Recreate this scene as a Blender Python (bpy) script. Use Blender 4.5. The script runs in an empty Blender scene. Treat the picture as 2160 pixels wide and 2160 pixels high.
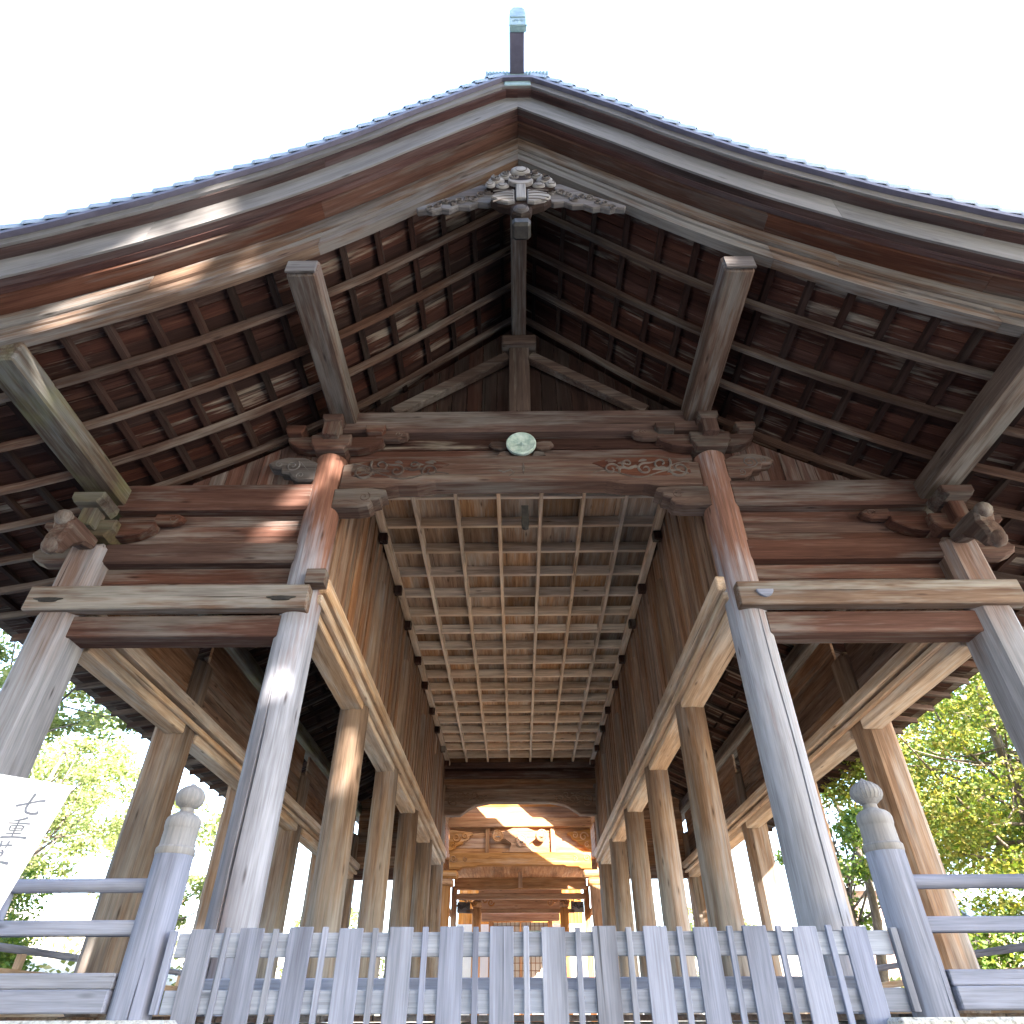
import bpy, math, random
import numpy as np
from mathutils import Vector, Matrix

random.seed(7); RNG = np.random.default_rng(7)
scene = bpy.context.scene
COL = scene.collection

# ------------------------------------------------------------------ camera, sky, sun, exposure
def _cam():
    f, c = 1389.0, 1080.0
    d = lambda px, py: np.array([(px-c)/f, -(py-c)/f, 1.0])
    Z = d(1073, -715); Z /= np.linalg.norm(Z)
    Y = d(1096, 2155); Y -= Z*Y.dot(Z); Y /= np.linalg.norm(Y)
    X = np.cross(Y, Z); X = -X if X[0] < 0 else X
    M = np.array([X, Y, Z])
    right, up, fwd = M[:, 0], M[:, 1], M[:, 2]
    cam = bpy.data.cameras.new('camera'); o = bpy.data.objects.new('camera', cam); COL.objects.link(o)
    m = Matrix.Identity(4)
    for i in range(3):
        m[i][0] = right[i]; m[i][1] = up[i]; m[i][2] = -fwd[i]
    m[0][3], m[1][3], m[2][3] = -0.066, 0.0, 0.0
    o.matrix_world = m
    cam.sensor_width = 36; cam.lens = f/2160*36; cam.clip_start = 0.05; cam.clip_end = 2000
    scene.camera = o
_cam()

SUN_EL, SUN_AZ = math.radians(28), math.radians(40)      # azimuth measured from straight behind the camera, to the right
S = Vector((math.cos(SUN_EL)*math.sin(SUN_AZ), -math.cos(SUN_EL)*math.cos(SUN_AZ), math.sin(SUN_EL)))  # towards the sun
world = bpy.data.worlds.new('World'); scene.world = world; world.use_nodes = True
wn = world.node_tree.nodes; wl = world.node_tree.links
wn.clear()
sky = wn.new('ShaderNodeTexSky'); sky.sky_type = 'NISHITA'; sky.sun_disc = False
sky.sun_elevation = SUN_EL; sky.sun_rotation = math.atan2(S.x, S.y)
sky.air_density = 1.0; sky.dust_density = 1.0; sky.ozone_density = 1.0
hs = wn.new('ShaderNodeHueSaturation'); hs.inputs['Saturation'].default_value = 0.98; hs.inputs['Value'].default_value = 1.0
bg = wn.new('ShaderNodeBackground'); bg.inputs['Strength'].default_value = 0.15
wo = wn.new('ShaderNodeOutputWorld')
wl.new(sky.outputs[0], hs.inputs['Color']); wl.new(hs.outputs[0], bg.inputs['Color']); wl.new(bg.outputs[0], wo.inputs['Surface'])
sd = bpy.data.lights.new('sun', 'SUN'); sd.energy = 5.0; sd.angle = math.radians(0.5); sd.color = (1.0, 0.9, 0.76)
so = bpy.data.objects.new('sun', sd); COL.objects.link(so)
so.rotation_euler = S.to_track_quat('Z', 'Y').to_euler()
scene.view_settings.view_transform = 'Standard'; scene.view_settings.look = 'None'
scene.view_settings.exposure = 3.65; scene.view_settings.gamma = 1.0
scene.view_settings.use_curve_mapping = False
scene.render.engine = 'CYCLES'
scene.cycles.max_bounces = 8; scene.cycles.diffuse_bounces = 4
scene.cycles.sample_clamp_indirect = 8

# ------------------------------------------------------------------ materials
def mat_new(name):
    m = bpy.data.materials.new(name); m.use_nodes = True
    n = m.node_tree.nodes; n.clear()
    out = n.new('ShaderNodeOutputMaterial'); b = n.new('ShaderNodeBsdfPrincipled')
    m.node_tree.links.new(b.outputs[0], out.inputs[0])
    return m, n, m.node_tree.links, b, out

def ramp(n, stops):
    r = n.new('ShaderNodeValToRGB'); e = r.color_ramp.elements
    while len(e) > 1: e.remove(e[-1])
    e[0].position = stops[0][0]; e[0].color = (*stops[0][1], 1)
    for p, c in stops[1:]:
        x = e.new(p); x.color = (*c, 1)
    return r

def ramp_out(n, l, v, stops):
    r = ramp(n, stops); l.new(v, r.inputs[0]); return r.outputs[0]

def math_node(n, l, op, a, b=None, clamp=False):
    m = n.new('ShaderNodeMath'); m.operation = op; m.use_clamp = clamp
    for i, v in enumerate((a, b)):
        if v is None: continue
        if isinstance(v, (int, float)): m.inputs[i].default_value = v
        else: l.new(v, m.inputs[i])
    return m.outputs[0]

def noise(n, l, vec, sc, detail=3, rough=0.55):
    mp = n.new('ShaderNodeMapping'); mp.inputs['Scale'].default_value = sc
    l.new(vec, mp.inputs['Vector'])
    t = n.new('ShaderNodeTexNoise'); t.inputs['Scale'].default_value = 1; t.inputs['Detail'].default_value = detail
    t.inputs['Roughness'].default_value = rough
    l.new(mp.outputs[0], t.inputs['Vector'])
    return t.outputs['Fac']

def mix(n, l, fac, a, b, mode='MIX'):
    m = n.new('ShaderNodeMix'); m.data_type = 'RGBA'; m.blend_type = mode
    for sock, v in ((m.inputs[0], fac), (m.inputs[6], a), (m.inputs[7], b)):
        if isinstance(v, (int, float)): sock.default_value = v
        elif isinstance(v, tuple): sock.default_value = (*v, 1)
        else: l.new(v, sock)
    return m.outputs[2]

def maprange(n, l, v, a, b, c=0., d=1.):
    m = n.new('ShaderNodeMapRange'); l.new(v, m.inputs[0])
    m.inputs[1].default_value = a; m.inputs[2].default_value = b; m.inputs[3].default_value = c; m.inputs[4].default_value = d
    return m.outputs[0]

def wood(name, dark, mid, light, grey=(0.40, 0.39, 0.40), gamt=0.2, gvar=1.2, var=0.22, bump=0.5, rough=0.86, gz=None, moss=0.0, k=0.72, sat=0.86):
    """grain runs along the first component of the 'wc' attribute (metres)"""
    m, n, l, b, out = mat_new(name)
    def tone(c): 
        g_ = sum(c)/3; return tuple((g_+(x-g_)*sat)*k for x in c)
    dark, mid, light, grey = tone(dark), tone(mid), tone(light), tone(grey)
    at = n.new('ShaderNodeAttribute'); at.attribute_name = 'wc'
    oi = n.new('ShaderNodeObjectInfo')
    r = oi.outputs['Random']
    cmb = n.new('ShaderNodeCombineXYZ')
    l.new(math_node(n, l, 'MULTIPLY', r, 91.7), cmb.inputs[0]); l.new(math_node(n, l, 'MULTIPLY', r, 53.1), cmb.inputs[1]); l.new(math_node(n, l, 'MULTIPLY', r, 17.3), cmb.inputs[2])
    va = n.new('ShaderNodeVectorMath'); va.operation = 'ADD'
    l.new(at.outputs['Vector'], va.inputs[0]); l.new(cmb.outputs[0], va.inputs[1]); v = va.outputs[0]
    n1 = noise(n, l, v, (0.7, 13, 13), 4, 0.6)
    n2 = noise(n, l, v, (3.0, 85, 85), 3, 0.6)
    n3 = noise(n, l, v, (0.5, 3.2, 3.2), 5, 0.65)
    n4 = noise(n, l, v, (1.6, 30, 30), 2, 0.5)
    g = math_node(n, l, 'ADD', math_node(n, l, 'MULTIPLY', n1, 0.62), math_node(n, l, 'MULTIPLY', n2, 0.38))
    rp = ramp(n, [(0.30, dark), (0.5, mid), (0.70, light)]); l.new(g, rp.inputs[0])
    # weathered silver skin, in patches with torn edges
    gr = ramp(n, [(0.35, tuple(x*0.55 for x in grey)), (0.62, grey)]); l.new(g, gr.inputs[0])
    gm = math_node(n, l, 'ADD', math_node(n, l, 'MULTIPLY', math_node(n, l, 'SUBTRACT', math_node(n, l, 'ADD', math_node(n, l, 'MULTIPLY', n3, 0.75), math_node(n, l, 'MULTIPLY', n4, 0.25)), 0.5), 5*gvar), gamt)
    if gz is not None:       # silvering that follows the rain line along the length of the piece
        sx = n.new('ShaderNodeSeparateXYZ'); l.new(at.outputs['Vector'], sx.inputs[0])
        gm = math_node(n, l, 'ADD', gm, maprange(n, l, sx.outputs[0], gz[0], gz[1], gz[2], gz[3]))
    gm = math_node(n, l, 'MINIMUM', math_node(n, l, 'MAXIMUM', gm, 0.0), 1.0)
    c = mix(n, l, gm, rp.outputs[0], gr.outputs[0])
    # knots
    mp = n.new('ShaderNodeMapping'); mp.inputs['Scale'].default_value = (1.5, 7, 7); l.new(v, mp.inputs[0])
    vo = n.new('ShaderNodeTexVoronoi'); vo.inputs['Scale'].default_value = 1.0; l.new(mp.outputs[0], vo.inputs['Vector'])
    kn = maprange(n, l, vo.outputs['Distance'], 0.03, 0.13, 0.75, 0.0)
    c = mix(n, l, kn, c, tuple(x*0.35 for x in dark))
    # long drying checks
    ck = noise(n, l, v, (0.55, 26, 26), 2, 0.4)
    c = mix(n, l, maprange(n, l, ck, 0.70, 0.76, 0.0, 0.7), c, tuple(x*0.25 for x in dark))
    st = noise(n, l, v, (0.22, 1.1, 1.1), 5, 0.7)
    c = mix(n, l, 1.0, c, ramp_out(n, l, st, [(0.30, (0.52, 0.50, 0.50)), (0.48, (1.0, 1.0, 1.0)), (0.72, (1.14, 1.12, 1.10))]), 'MULTIPLY')
    if moss:
        ms = noise(n, l, v, (1.2, 2.0, 2.0), 4, 0.6)
        c = mix(n, l, math_node(n, l, 'MULTIPLY', maprange(n, l, ms, 0.45, 0.62), moss), c, (0.12, 0.13, 0.05))
    hsv = n.new('ShaderNodeHueSaturation'); l.new(c, hsv.inputs['Color'])
    l.new(maprange(n, l, r, 0, 1, 1-var, 1+var), hsv.inputs['Value'])
    r2 = math_node(n, l, 'FRACT', math_node(n, l, 'MULTIPLY', r, 13.7))
    l.new(maprange(n, l, r2, 0, 1, 0.8, 1.2), hsv.inputs['Saturation'])
    l.new(hsv.outputs[0], b.inputs['Base Color'])
    b.inputs['Roughness'].default_value = rough
    b.inputs['Specular IOR Level'].default_value = 0.16
    bp = n.new('ShaderNodeBump'); bp.inputs['Strength'].default_value = bump; bp.inputs['Distance'].default_value = 0.006
    hgt = math_node(n, l, 'SUBTRACT', g, math_node(n, l, 'MULTIPLY', maprange(n, l, ck, 0.70, 0.76), 0.8))
    l.new(hgt, bp.inputs['Height']); l.new(bp.outputs[0], b.inputs['Normal'])
    return m

def plain(name, cols, scale=(6, 6, 6), rough=0.8, bump=0.3, dist=0.01, metal=0.0, coord='Object', detail=6):
    m, n, l, b, out = mat_new(name)
    tc = n.new('ShaderNodeTexCoord')
    f = noise(n, l, tc.outputs[coord], scale, detail, 0.62)
    k = len(cols)
    rp = ramp(n, [(0.28+0.44*i/max(1, k-1), c) for i, c in enumerate(cols)]); l.new(f, rp.inputs[0])
    l.new(rp.outputs[0], b.inputs['Base Color']); b.inputs['Roughness'].default_value = rough; b.inputs['Metallic'].default_value = metal
    b.inputs['Specular IOR Level'].default_value = 0.3
    if bump:
        bp = n.new('ShaderNodeBump'); bp.inputs['Strength'].default_value = bump; bp.inputs['Distance'].default_value = dist
        l.new(f, bp.inputs['Height']); l.new(bp.outputs[0], b.inputs['Normal'])
    return m

def foliage(name, cols, trans=0.35):
    m, n, l, b, out = mat_new(name)
    ge = n.new('ShaderNodeNewGeometry')
    rp = ramp(n, [(i/(len(cols)-1), c) for i, c in enumerate(cols)])
    l.new(ge.outputs['Random Per Island'], rp.inputs[0])
    l.new(rp.outputs[0], b.inputs['Base Color']); b.inputs['Roughness'].default_value = 0.55
    b.inputs['Specular IOR Level'].default_value = 0.35
    tr = n.new('ShaderNodeBsdfTranslucent')
    l.new(mix(n, l, 1.0, rp.outputs[0], (1.0, 1.0, 0.45), 'MULTIPLY'), tr.inputs[0])
    ms = n.new('ShaderNodeMixShader'); ms.inputs[0].default_value = trans
    l.new(b.outputs[0], ms.inputs[1]); l.new(tr.outputs[0], ms.inputs[2]); l.new(ms.outputs[0], out.inputs[0])
    return m

W = {}
F_ = dict(k=0.37, sat=1.0)     # outer timbers, darkened in colour to stand in for weak front light
I_ = dict(k=1.3, sat=1.05)     # sheltered timbers, raised in colour to stand in for brighter interior light
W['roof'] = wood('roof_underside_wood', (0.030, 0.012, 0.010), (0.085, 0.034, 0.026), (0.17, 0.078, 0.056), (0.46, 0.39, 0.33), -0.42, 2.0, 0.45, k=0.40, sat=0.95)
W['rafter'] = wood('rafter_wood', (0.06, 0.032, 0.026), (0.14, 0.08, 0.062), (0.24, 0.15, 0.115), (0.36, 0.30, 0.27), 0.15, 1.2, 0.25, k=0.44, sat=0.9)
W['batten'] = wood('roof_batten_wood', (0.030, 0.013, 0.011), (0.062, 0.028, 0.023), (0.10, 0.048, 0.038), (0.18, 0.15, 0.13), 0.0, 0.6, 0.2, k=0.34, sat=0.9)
W['red'] = wood('red_brown_panel_wood', (0.085, 0.040, 0.034), (0.19, 0.098, 0.080), (0.31, 0.185, 0.155), (0.42, 0.36, 0.345), 0.10, 1.5, 0.18, **F_)
W['purlin'] = wood('weathered_purlin_wood', (0.09, 0.055, 0.045), (0.21, 0.14, 0.115), (0.34, 0.26, 0.22), (0.40, 0.36, 0.34), 0.3, 2.0, 0.1, **F_)
W['purlin_moss'] = wood('mossy_purlin_wood', (0.06, 0.045, 0.035), (0.16, 0.12, 0.095), (0.28, 0.22, 0.18), (0.34, 0.33, 0.31), 0.4, 1.8, 0.1, moss=0.32, **F_)
W['rail'] = wood('weathered_head_rail_wood', (0.14, 0.085, 0.065), (0.28, 0.19, 0.15), (0.42, 0.32, 0.26), (0.52, 0.49, 0.47), 0.35, 1.8, 0.1, k=0.43, sat=0.95)
W['tan'] = wood('tan_interior_wood', (0.18, 0.115, 0.075), (0.36, 0.25, 0.17), (0.52, 0.39, 0.285), (0.50, 0.45, 0.40), 0.15, 1.1, 0.14, k=1.2, sat=0.92)  # raised tone, standing in for more light inside the nave
W['bar'] = wood('ceiling_bar_wood', (0.18, 0.13, 0.10), (0.36, 0.275, 0.21), (0.52, 0.415, 0.325), (0.52, 0.455, 0.39), 0.2, 0.9, 0.14, k=1.6, sat=1.0)
W['ceiling'] = wood('ceiling_board_wood', (0.13, 0.075, 0.048), (0.30, 0.19, 0.125), (0.46, 0.32, 0.22), (0.42, 0.36, 0.31), 0.12, 1.4, 0.42, k=0.98, sat=1.05)
W['wall'] = wood('nave_plank_wood', (0.09, 0.045, 0.028), (0.25, 0.135, 0.083), (0.42, 0.26, 0.17), (0.36, 0.30, 0.25), 0.05, 1.0, 0.22, k=0.78, sat=0.92)
W['pillar_sq'] = wood('silvered_corner_pillar_wood', (0.11, 0.07, 0.06), (0.22, 0.15, 0.13), (0.33, 0.25, 0.225), (0.40, 0.41, 0.47), 0.2, 0.8, 0.06, gz=(3.5, 2.5, -0.05, 0.95), k=0.62, sat=0.95)
W['pillar'] = wood('silvered_front_pillar_wood', (0.11, 0.060, 0.050), (0.23, 0.130, 0.105), (0.35, 0.22, 0.185), (0.44, 0.455, 0.53), 0.1, 0.9, 0.06, gz=(4.6, 2.9, -0.25, 1.2), k=0.74, sat=1.0)
W['pillar_in'] = wood('inner_pillar_wood', (0.13, 0.075, 0.05), (0.29, 0.185, 0.125), (0.43, 0.30, 0.215), (0.44, 0.41, 0.40), 0.1, 1.0, 0.2, gz=(3.2, 0.8, -0.05, 0.7), k=0.64, sat=0.95)
W['grey'] = wood('sky_blued_grey_wood', (0.125, 0.135, 0.175), (0.225, 0.245, 0.325), (0.32, 0.345, 0.45), (0.345, 0.375, 0.50), 0.6, 0.9, 0.10, bump=0.5, k=0.72, sat=1.0)  # weathered grey with the blue of the sky light put into the colour
W['grey_light'] = wood('sky_blued_rail_wood', (0.19, 0.205, 0.26), (0.31, 0.345, 0.44), (0.42, 0.46, 0.57), (0.45, 0.495, 0.61), 0.6, 0.8, 0.06, bump=0.5, k=0.74, sat=1.0)  # same blue sky tint painted into the paler rail wood
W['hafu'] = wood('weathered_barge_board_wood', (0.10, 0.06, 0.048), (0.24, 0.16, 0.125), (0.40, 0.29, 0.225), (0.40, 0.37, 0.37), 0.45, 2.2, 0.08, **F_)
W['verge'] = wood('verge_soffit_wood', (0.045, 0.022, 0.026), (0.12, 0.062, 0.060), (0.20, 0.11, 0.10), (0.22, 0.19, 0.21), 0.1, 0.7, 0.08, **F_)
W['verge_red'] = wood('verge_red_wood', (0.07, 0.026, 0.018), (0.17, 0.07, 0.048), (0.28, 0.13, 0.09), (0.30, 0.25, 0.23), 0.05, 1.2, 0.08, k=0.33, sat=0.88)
W['fascia'] = wood('pale_verge_fascia_wood', (0.26, 0.24, 0.25), (0.36, 0.34, 0.36), (0.45, 0.43, 0.455), (0.48, 0.47, 0.50), 0.5, 0.7, 0.06, bump=0.3, k=0.36)  # weathered grey, lifted further for sky light on the front face
W['finial'] = wood('planed_grey_finial_wood', (0.20, 0.19, 0.195), (0.31, 0.30, 0.315), (0.40, 0.39, 0.41), (0.42, 0.42, 0.445), 0.5, 0.6, 0.06, bump=0.2, k=0.6)
W['carve'] = wood('grey_carved_wood', (0.09, 0.074, 0.074), (0.20, 0.17, 0.17), (0.31, 0.28, 0.285), (0.38, 0.37, 0.39), 0.3, 1.0, 0.08, **F_)
W['carve_pale'] = wood('pale_carved_wood', (0.16, 0.145, 0.15), (0.33, 0.31, 0.32), (0.50, 0.48, 0.49), (0.60, 0.58, 0.59), 0.3, 1.6, 0.05, k=0.46)
W['carve_brown'] = wood('brown_carved_wood', (0.085, 0.05, 0.042), (0.20, 0.125, 0.105), (0.32, 0.22, 0.19), (0.40, 0.36, 0.34), 0.2, 1.2, 0.08, **F_)
W['bracket'] = wood('red_bracket_wood', (0.08, 0.035, 0.028), (0.18, 0.085, 0.066), (0.28, 0.155, 0.12), (0.36, 0.31, 0.28), 0.1, 1.4, 0.15, **F_)
W['bracket_moss'] = wood('mossy_bracket_wood', (0.06, 0.04, 0.03), (0.15, 0.10, 0.08), (0.25, 0.19, 0.155), (0.28, 0.26, 0.24), 0.2, 1.2, 0.12, moss=0.32, **F_)
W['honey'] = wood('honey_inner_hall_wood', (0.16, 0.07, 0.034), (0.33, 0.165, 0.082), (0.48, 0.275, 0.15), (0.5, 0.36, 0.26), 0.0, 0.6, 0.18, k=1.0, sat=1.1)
W['copper'] = plain('verdigris_copper', [(0.10, 0.17, 0.19), (0.18, 0.27, 0.30), (0.28, 0.37, 0.40)], (9, 9, 9), 0.5, 0.3, 0.006)
W['shingle'] = plain('pale_copper_shingle', [(0.13, 0.155, 0.19), (0.20, 0.23, 0.27), (0.27, 0.30, 0.34)], (3, 3, 3), 0.42, 0.15, 0.004)
W['bronze'] = plain('pale_green_bronze', [(0.16, 0.25, 0.24), (0.34, 0.44, 0.42), (0.52, 0.60, 0.58)], (14, 14, 14), 0.5, 0.5, 0.006)
W['slate'] = plain('dark_purple_sheet_metal', [(0.060, 0.055, 0.085), (0.105, 0.10, 0.145)], (4, 4, 4), 0.5, 0.1, 0.003)
W['iron'] = plain('blackened_iron', [(0.012, 0.012, 0.013), (0.04, 0.036, 0.034)], (20, 20, 20), 0.55, 0.2, 0.003)
W['stone'] = plain('speckled_granite', [(0.10, 0.10, 0.10), (0.30, 0.30, 0.29), (0.46, 0.46, 0.45), (0.24, 0.25, 0.24)], (38, 38, 38), 0.85, 0.8, 0.01)
W['gravel'] = plain('grey_gravel', [(0.09, 0.09, 0.085), (0.15, 0.15, 0.145), (0.22, 0.215, 0.21)], (3, 3, 3), 0.95, 0.6, 0.03, coord='Object', detail=12)
W['hill'] = plain('dry_hillside', [(0.16, 0.17, 0.08), (0.44, 0.41, 0.33), (0.58, 0.55, 0.48), (0.64, 0.61, 0.55)], (0.22, 0.22, 0.22), 0.95, 0.6, 0.1, detail=10)
W['paper'] = plain('white_sign_paint', [(0.78, 0.78, 0.78), (0.82, 0.82, 0.815)], (2, 2, 2), 0.6, 0.05, 0.002)
W['ink'] = plain('grey_black_ink', [(0.10, 0.11, 0.14), (0.16, 0.17, 0.21)], (30, 30, 30), 0.7, 0.0)
W['white'] = plain('white_paper_panel', [(0.74, 0.72, 0.68), (0.80, 0.78, 0.74)], (5, 5, 5), 0.8, 0.05, 0.002)
W['plaster'] = plain('pale_pink_plaster', [(0.24, 0.15, 0.12), (0.33, 0.22, 0.18)], (2, 2, 2), 0.9, 0.2, 0.01)
W['tin'] = plain('blue_grey_roofing', [(0.09, 0.125, 0.17), (0.14, 0.18, 0.235)], (2, 2, 2), 0.5, 0.1, 0.003)
W['tile'] = plain('grey_roof_tile', [(0.10, 0.12, 0.11), (0.19, 0.21, 0.20)], (4, 4, 4), 0.6, 0.3, 0.01)
W['bark'] = plain('grey_brown_bark', [(0.05, 0.04, 0.032), (0.13, 0.105, 0.085), (0.22, 0.19, 0.16)], (9, 9, 2.2), 0.95, 0.9, 0.03)
W['leaf_green'] = foliage('maple_green_leaves', [(0.05, 0.11, 0.02), (0.09, 0.16, 0.03), (0.15, 0.22, 0.045), (0.22, 0.25, 0.06)], 0.45)
W['leaf_yellow'] = foliage('yellow_green_leaves', [(0.08, 0.14, 0.025), (0.15, 0.20, 0.04), (0.23, 0.25, 0.06), (0.30, 0.25, 0.07)], 0.45)
W['leaf_dark'] = foliage('dark_evergreen_leaves', [(0.022, 0.055, 0.02), (0.045, 0.09, 0.03), (0.075, 0.125, 0.04)], 0.25)
W['leaf_shade'] = foliage('shade_tree_leaves', [(0.03, 0.06, 0.015), (0.05, 0.09, 0.02)], 0.15)
W['leaf_pale'] = foliage('pale_sunlit_leaves', [(0.14, 0.19, 0.07), (0.22, 0.26, 0.10), (0.32, 0.33, 0.16)], 0.5)  # paleness stands in for overexposed sunlight on the leaves
W['grass'] = foliage('dry_grass_blades', [(0.09, 0.13, 0.03), (0.18, 0.20, 0.06), (0.30, 0.27, 0.12)], 0.3)

# ------------------------------------------------------------------ building blocks
WORLD_LOC = {}
def make_mesh(name, verts, faces, wc=None, smooth=False):
    me = bpy.data.meshes.new(name)
    me.from_pydata([tuple(v) for v in verts], [], faces)
    if wc is not None:
        a = me.attributes.new('wc', 'FLOAT_VECTOR', 'POINT')
        a.data.foreach_set('vector', np.asarray(wc, dtype=np.float32).ravel())
    if smooth: me.shade_smooth()
    me.update()
    return me

def link(name, me, mat, parent=None, loc=(0, 0, 0), rot=None, label=None):
    if mat is not None and not me.materials: me.materials.append(W[mat] if isinstance(mat, str) else mat)
    o = bpy.data.objects.new(name, me); COL.objects.link(o)
    loc = Vector(loc)
    if parent is not None:
        o.parent = parent; o.location = loc - WORLD_LOC[parent.name]
    else: o.location = loc
    if rot: o.rotation_euler = rot
    WORLD_LOC[o.name] = loc
    if label: o['label'] = label
    return o

def empty(name, loc, label, cat, group=None):
    o = bpy.data.objects.new(name, None); COL.objects.link(o); o.location = loc; o.empty_display_size = 0.3
    WORLD_LOC[o.name] = Vector(loc); tag(o, label, cat, group)
    return o
def tag(o, label, cat, group=None, kind=None):
    if label: o['label'] = label
    if cat: o['category'] = cat
    if group: o['group'] = group
    if kind: o['kind'] = kind
    return o

def cbox(sx, sy, sz, c=0.008, grain=0):
    """chamfered box centred on its origin"""
    h = np.array([sx, sy, sz])/2; c = min(c, h.min()*0.45)
    V = []; idx = {}
    for i in (-1, 1):
        for j in (-1, 1):
            for k in (-1, 1):
                for ax in range(3):
                    s = np.array([i, j, k]) * (h - c); s[ax] = (i, j, k)[ax]*h[ax]
                    idx[(i, j, k, ax)] = len(V); V.append(s)
    F = []
    for ax in range(3):
        u, w = (ax+1) % 3, (ax+2) % 3
        for sgn in (-1, 1):
            q = []
            for a, b in ((-1, -1), (1, -1), (1, 1), (-1, 1)):
                k = [0, 0, 0]; k[ax] = sgn; k[u] = a; k[w] = b; q.append(idx[(*k, ax)])
            F.append(q if sgn > 0 else q[::-1])
    for ax in range(3):      # edges parallel to ax
        u, w = (ax+1) % 3, (ax+2) % 3
        for a in (-1, 1):
            for b in (-1, 1):
                k0 = [0, 0, 0]; k0[u] = a; k0[w] = b; k1 = list(k0); k0[ax] = -1; k1[ax] = 1
                q = [idx[(*k0, u)], idx[(*k1, u)], idx[(*k1, w)], idx[(*k0, w)]]
                F.append(q if a*b < 0 else q[::-1])
    for i in (-1, 1):
        for j in (-1, 1):
            for k in (-1, 1):
                t = [idx[(i, j, k, ax)] for ax in range(3)]
                F.append(t if i*j*k > 0 else t[::-1])
    V = np.array(V)
    order = [grain, (grain+1) % 3, (grain+2) % 3]
    return V, F, V[:, order]

MESHCACHE = {}
def box(name, x, y, z, mat, parent, grain=None, c=0.008, rot=None, label=None):
    """box given by (min,max) ranges in world metres"""
    s = (abs(x[1]-x[0]), abs(y[1]-y[0]), abs(z[1]-z[0]))
    if grain is None: grain = int(np.argmax(s))
    key = (tuple(round(v, 4) for v in s), grain, mat, c)
    me = MESHCACHE.get(key)
    if me is None:
        me = make_mesh(name, *cbox(*s, c, grain)); MESHCACHE[key] = me
    return link(name, me, mat, parent, ((x[0]+x[1])/2, (y[0]+y[1])/2, (z[0]+z[1])/2), rot, label)

def plate_mesh(name, poly, depth, ch=0.008, plane='xz', grain=0):
    """extruded outline with a chamfered front edge; outline in (a,b), front faces -Y for 'xz', +X for 'yz'"""
    P = np.array(poly, float); n = len(P)
    area = 0.5*np.sum(P[:, 0]*np.roll(P[:, 1], -1)-np.roll(P[:, 0], -1)*P[:, 1])
    if area < 0: P = P[::-1]
    d1 = P-np.roll(P, 1, 0); d2 = np.roll(P, -1, 0)-P
    n1 = np.stack([-d1[:, 1], d1[:, 0]], 1); n2 = np.stack([-d2[:, 1], d2[:, 0]], 1)
    n1 /= np.linalg.norm(n1, axis=1)[:, None]+1e-9; n2 /= np.linalg.norm(n2, axis=1)[:, None]+1e-9
    nn = n1+n2; nn /= np.linalg.norm(nn, axis=1)[:, None]+1e-9
    I = P+nn*ch
    V = []; wc = []
    def add(Q, dd):
        for a, b in Q:
            V.append((a, dd, b) if plane == 'xz' else (-dd, a, b))
            wc.append((a, dd, b) if grain == 0 else (b, a, dd))
    add(I, -depth/2); add(P, -depth/2+ch); add(P, depth/2-ch); add(I, depth/2)
    F = [list(range(n)), list(range(4*n-1, 3*n-1, -1))]
    for r in range(3):
        for i in range(n):
            j = (i+1) % n
            F.append([r*n+i, (r+1)*n+i, (r+1)*n+j, r*n+j])
    return make_mesh(name, V, F, wc)
def plate(name, poly, depth, mat, parent, loc, ch=0.008, plane='xz', grain=0, rot=None, label=None):
    return link(name, plate_mesh(name, poly, depth, ch, plane, grain), mat, parent, loc, rot, label)

def lathe_mesh(name, prof, seg=32, crack=None, wob=0.0, flutes=0):
    """prof: list of (r,z). crack: (theta, z0, z1, width, depth)"""
    th = list(np.linspace(0, 2*math.pi, seg, endpoint=False))
    marks = [0]*len(th)
    if crack:
        t0 = crack[0] % (2*math.pi)
        keep = [t for t in th if min(abs(t-t0), 2*math.pi-abs(t-t0)) > 0.1]
        lst = [(t, 0) for t in keep]+[(t0-0.06, 1), (t0, 2), (t0+0.06, 3)]
        lst.sort(); th = [a for a, _ in lst]; marks = [b for _, b in lst]
    n = len(th); V = []; wc = []
    for k, (r, z) in enumerate(prof):
        for t, mk in zip(th, marks):
            rr, tt = r, t
            if wob: rr *= 1+wob*math.sin(3*t+z*0.9)*0.5+wob*0.5*math.sin(5*t-z*1.7)
            if flutes: rr *= 1-0.05*abs(math.sin(flutes*t/2))
            if mk and crack:
                u = (z-crack[1])/(crack[2]-crack[1])
                a = max(0.0, math.sin(math.pi*min(1, max(0, u))))**0.6 if 0 < u < 1 else 0.0
                sh = 0.05*math.sin(z*1.3)+0.02*math.sin(z*4.1)
                w = crack[3]*a+0.002
                tt = crack[0]+sh+{1: -w, 2: 0, 3: w}[mk]/r
                if mk == 2: rr = r-crack[4]*a
            V.append((rr*math.cos(tt), rr*math.sin(tt), z)); wc.append((z, rr*math.cos(tt), rr*math.sin(tt)))
    F = []
    for k in range(len(prof)-1):
        for i in range(n):
            j = (i+1) % n; F.append([k*n+i, k*n+j, (k+1)*n+j, (k+1)*n+i])
    F.append(list(range(n))[::-1]); F.append([(len(prof)-1)*n+i for i in range(n)])
    me = make_mesh(name, V, F, wc, True)
    try: me.set_sharp_from_angle(angle=math.radians(40))
    except Exception: pass
    return me

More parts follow.
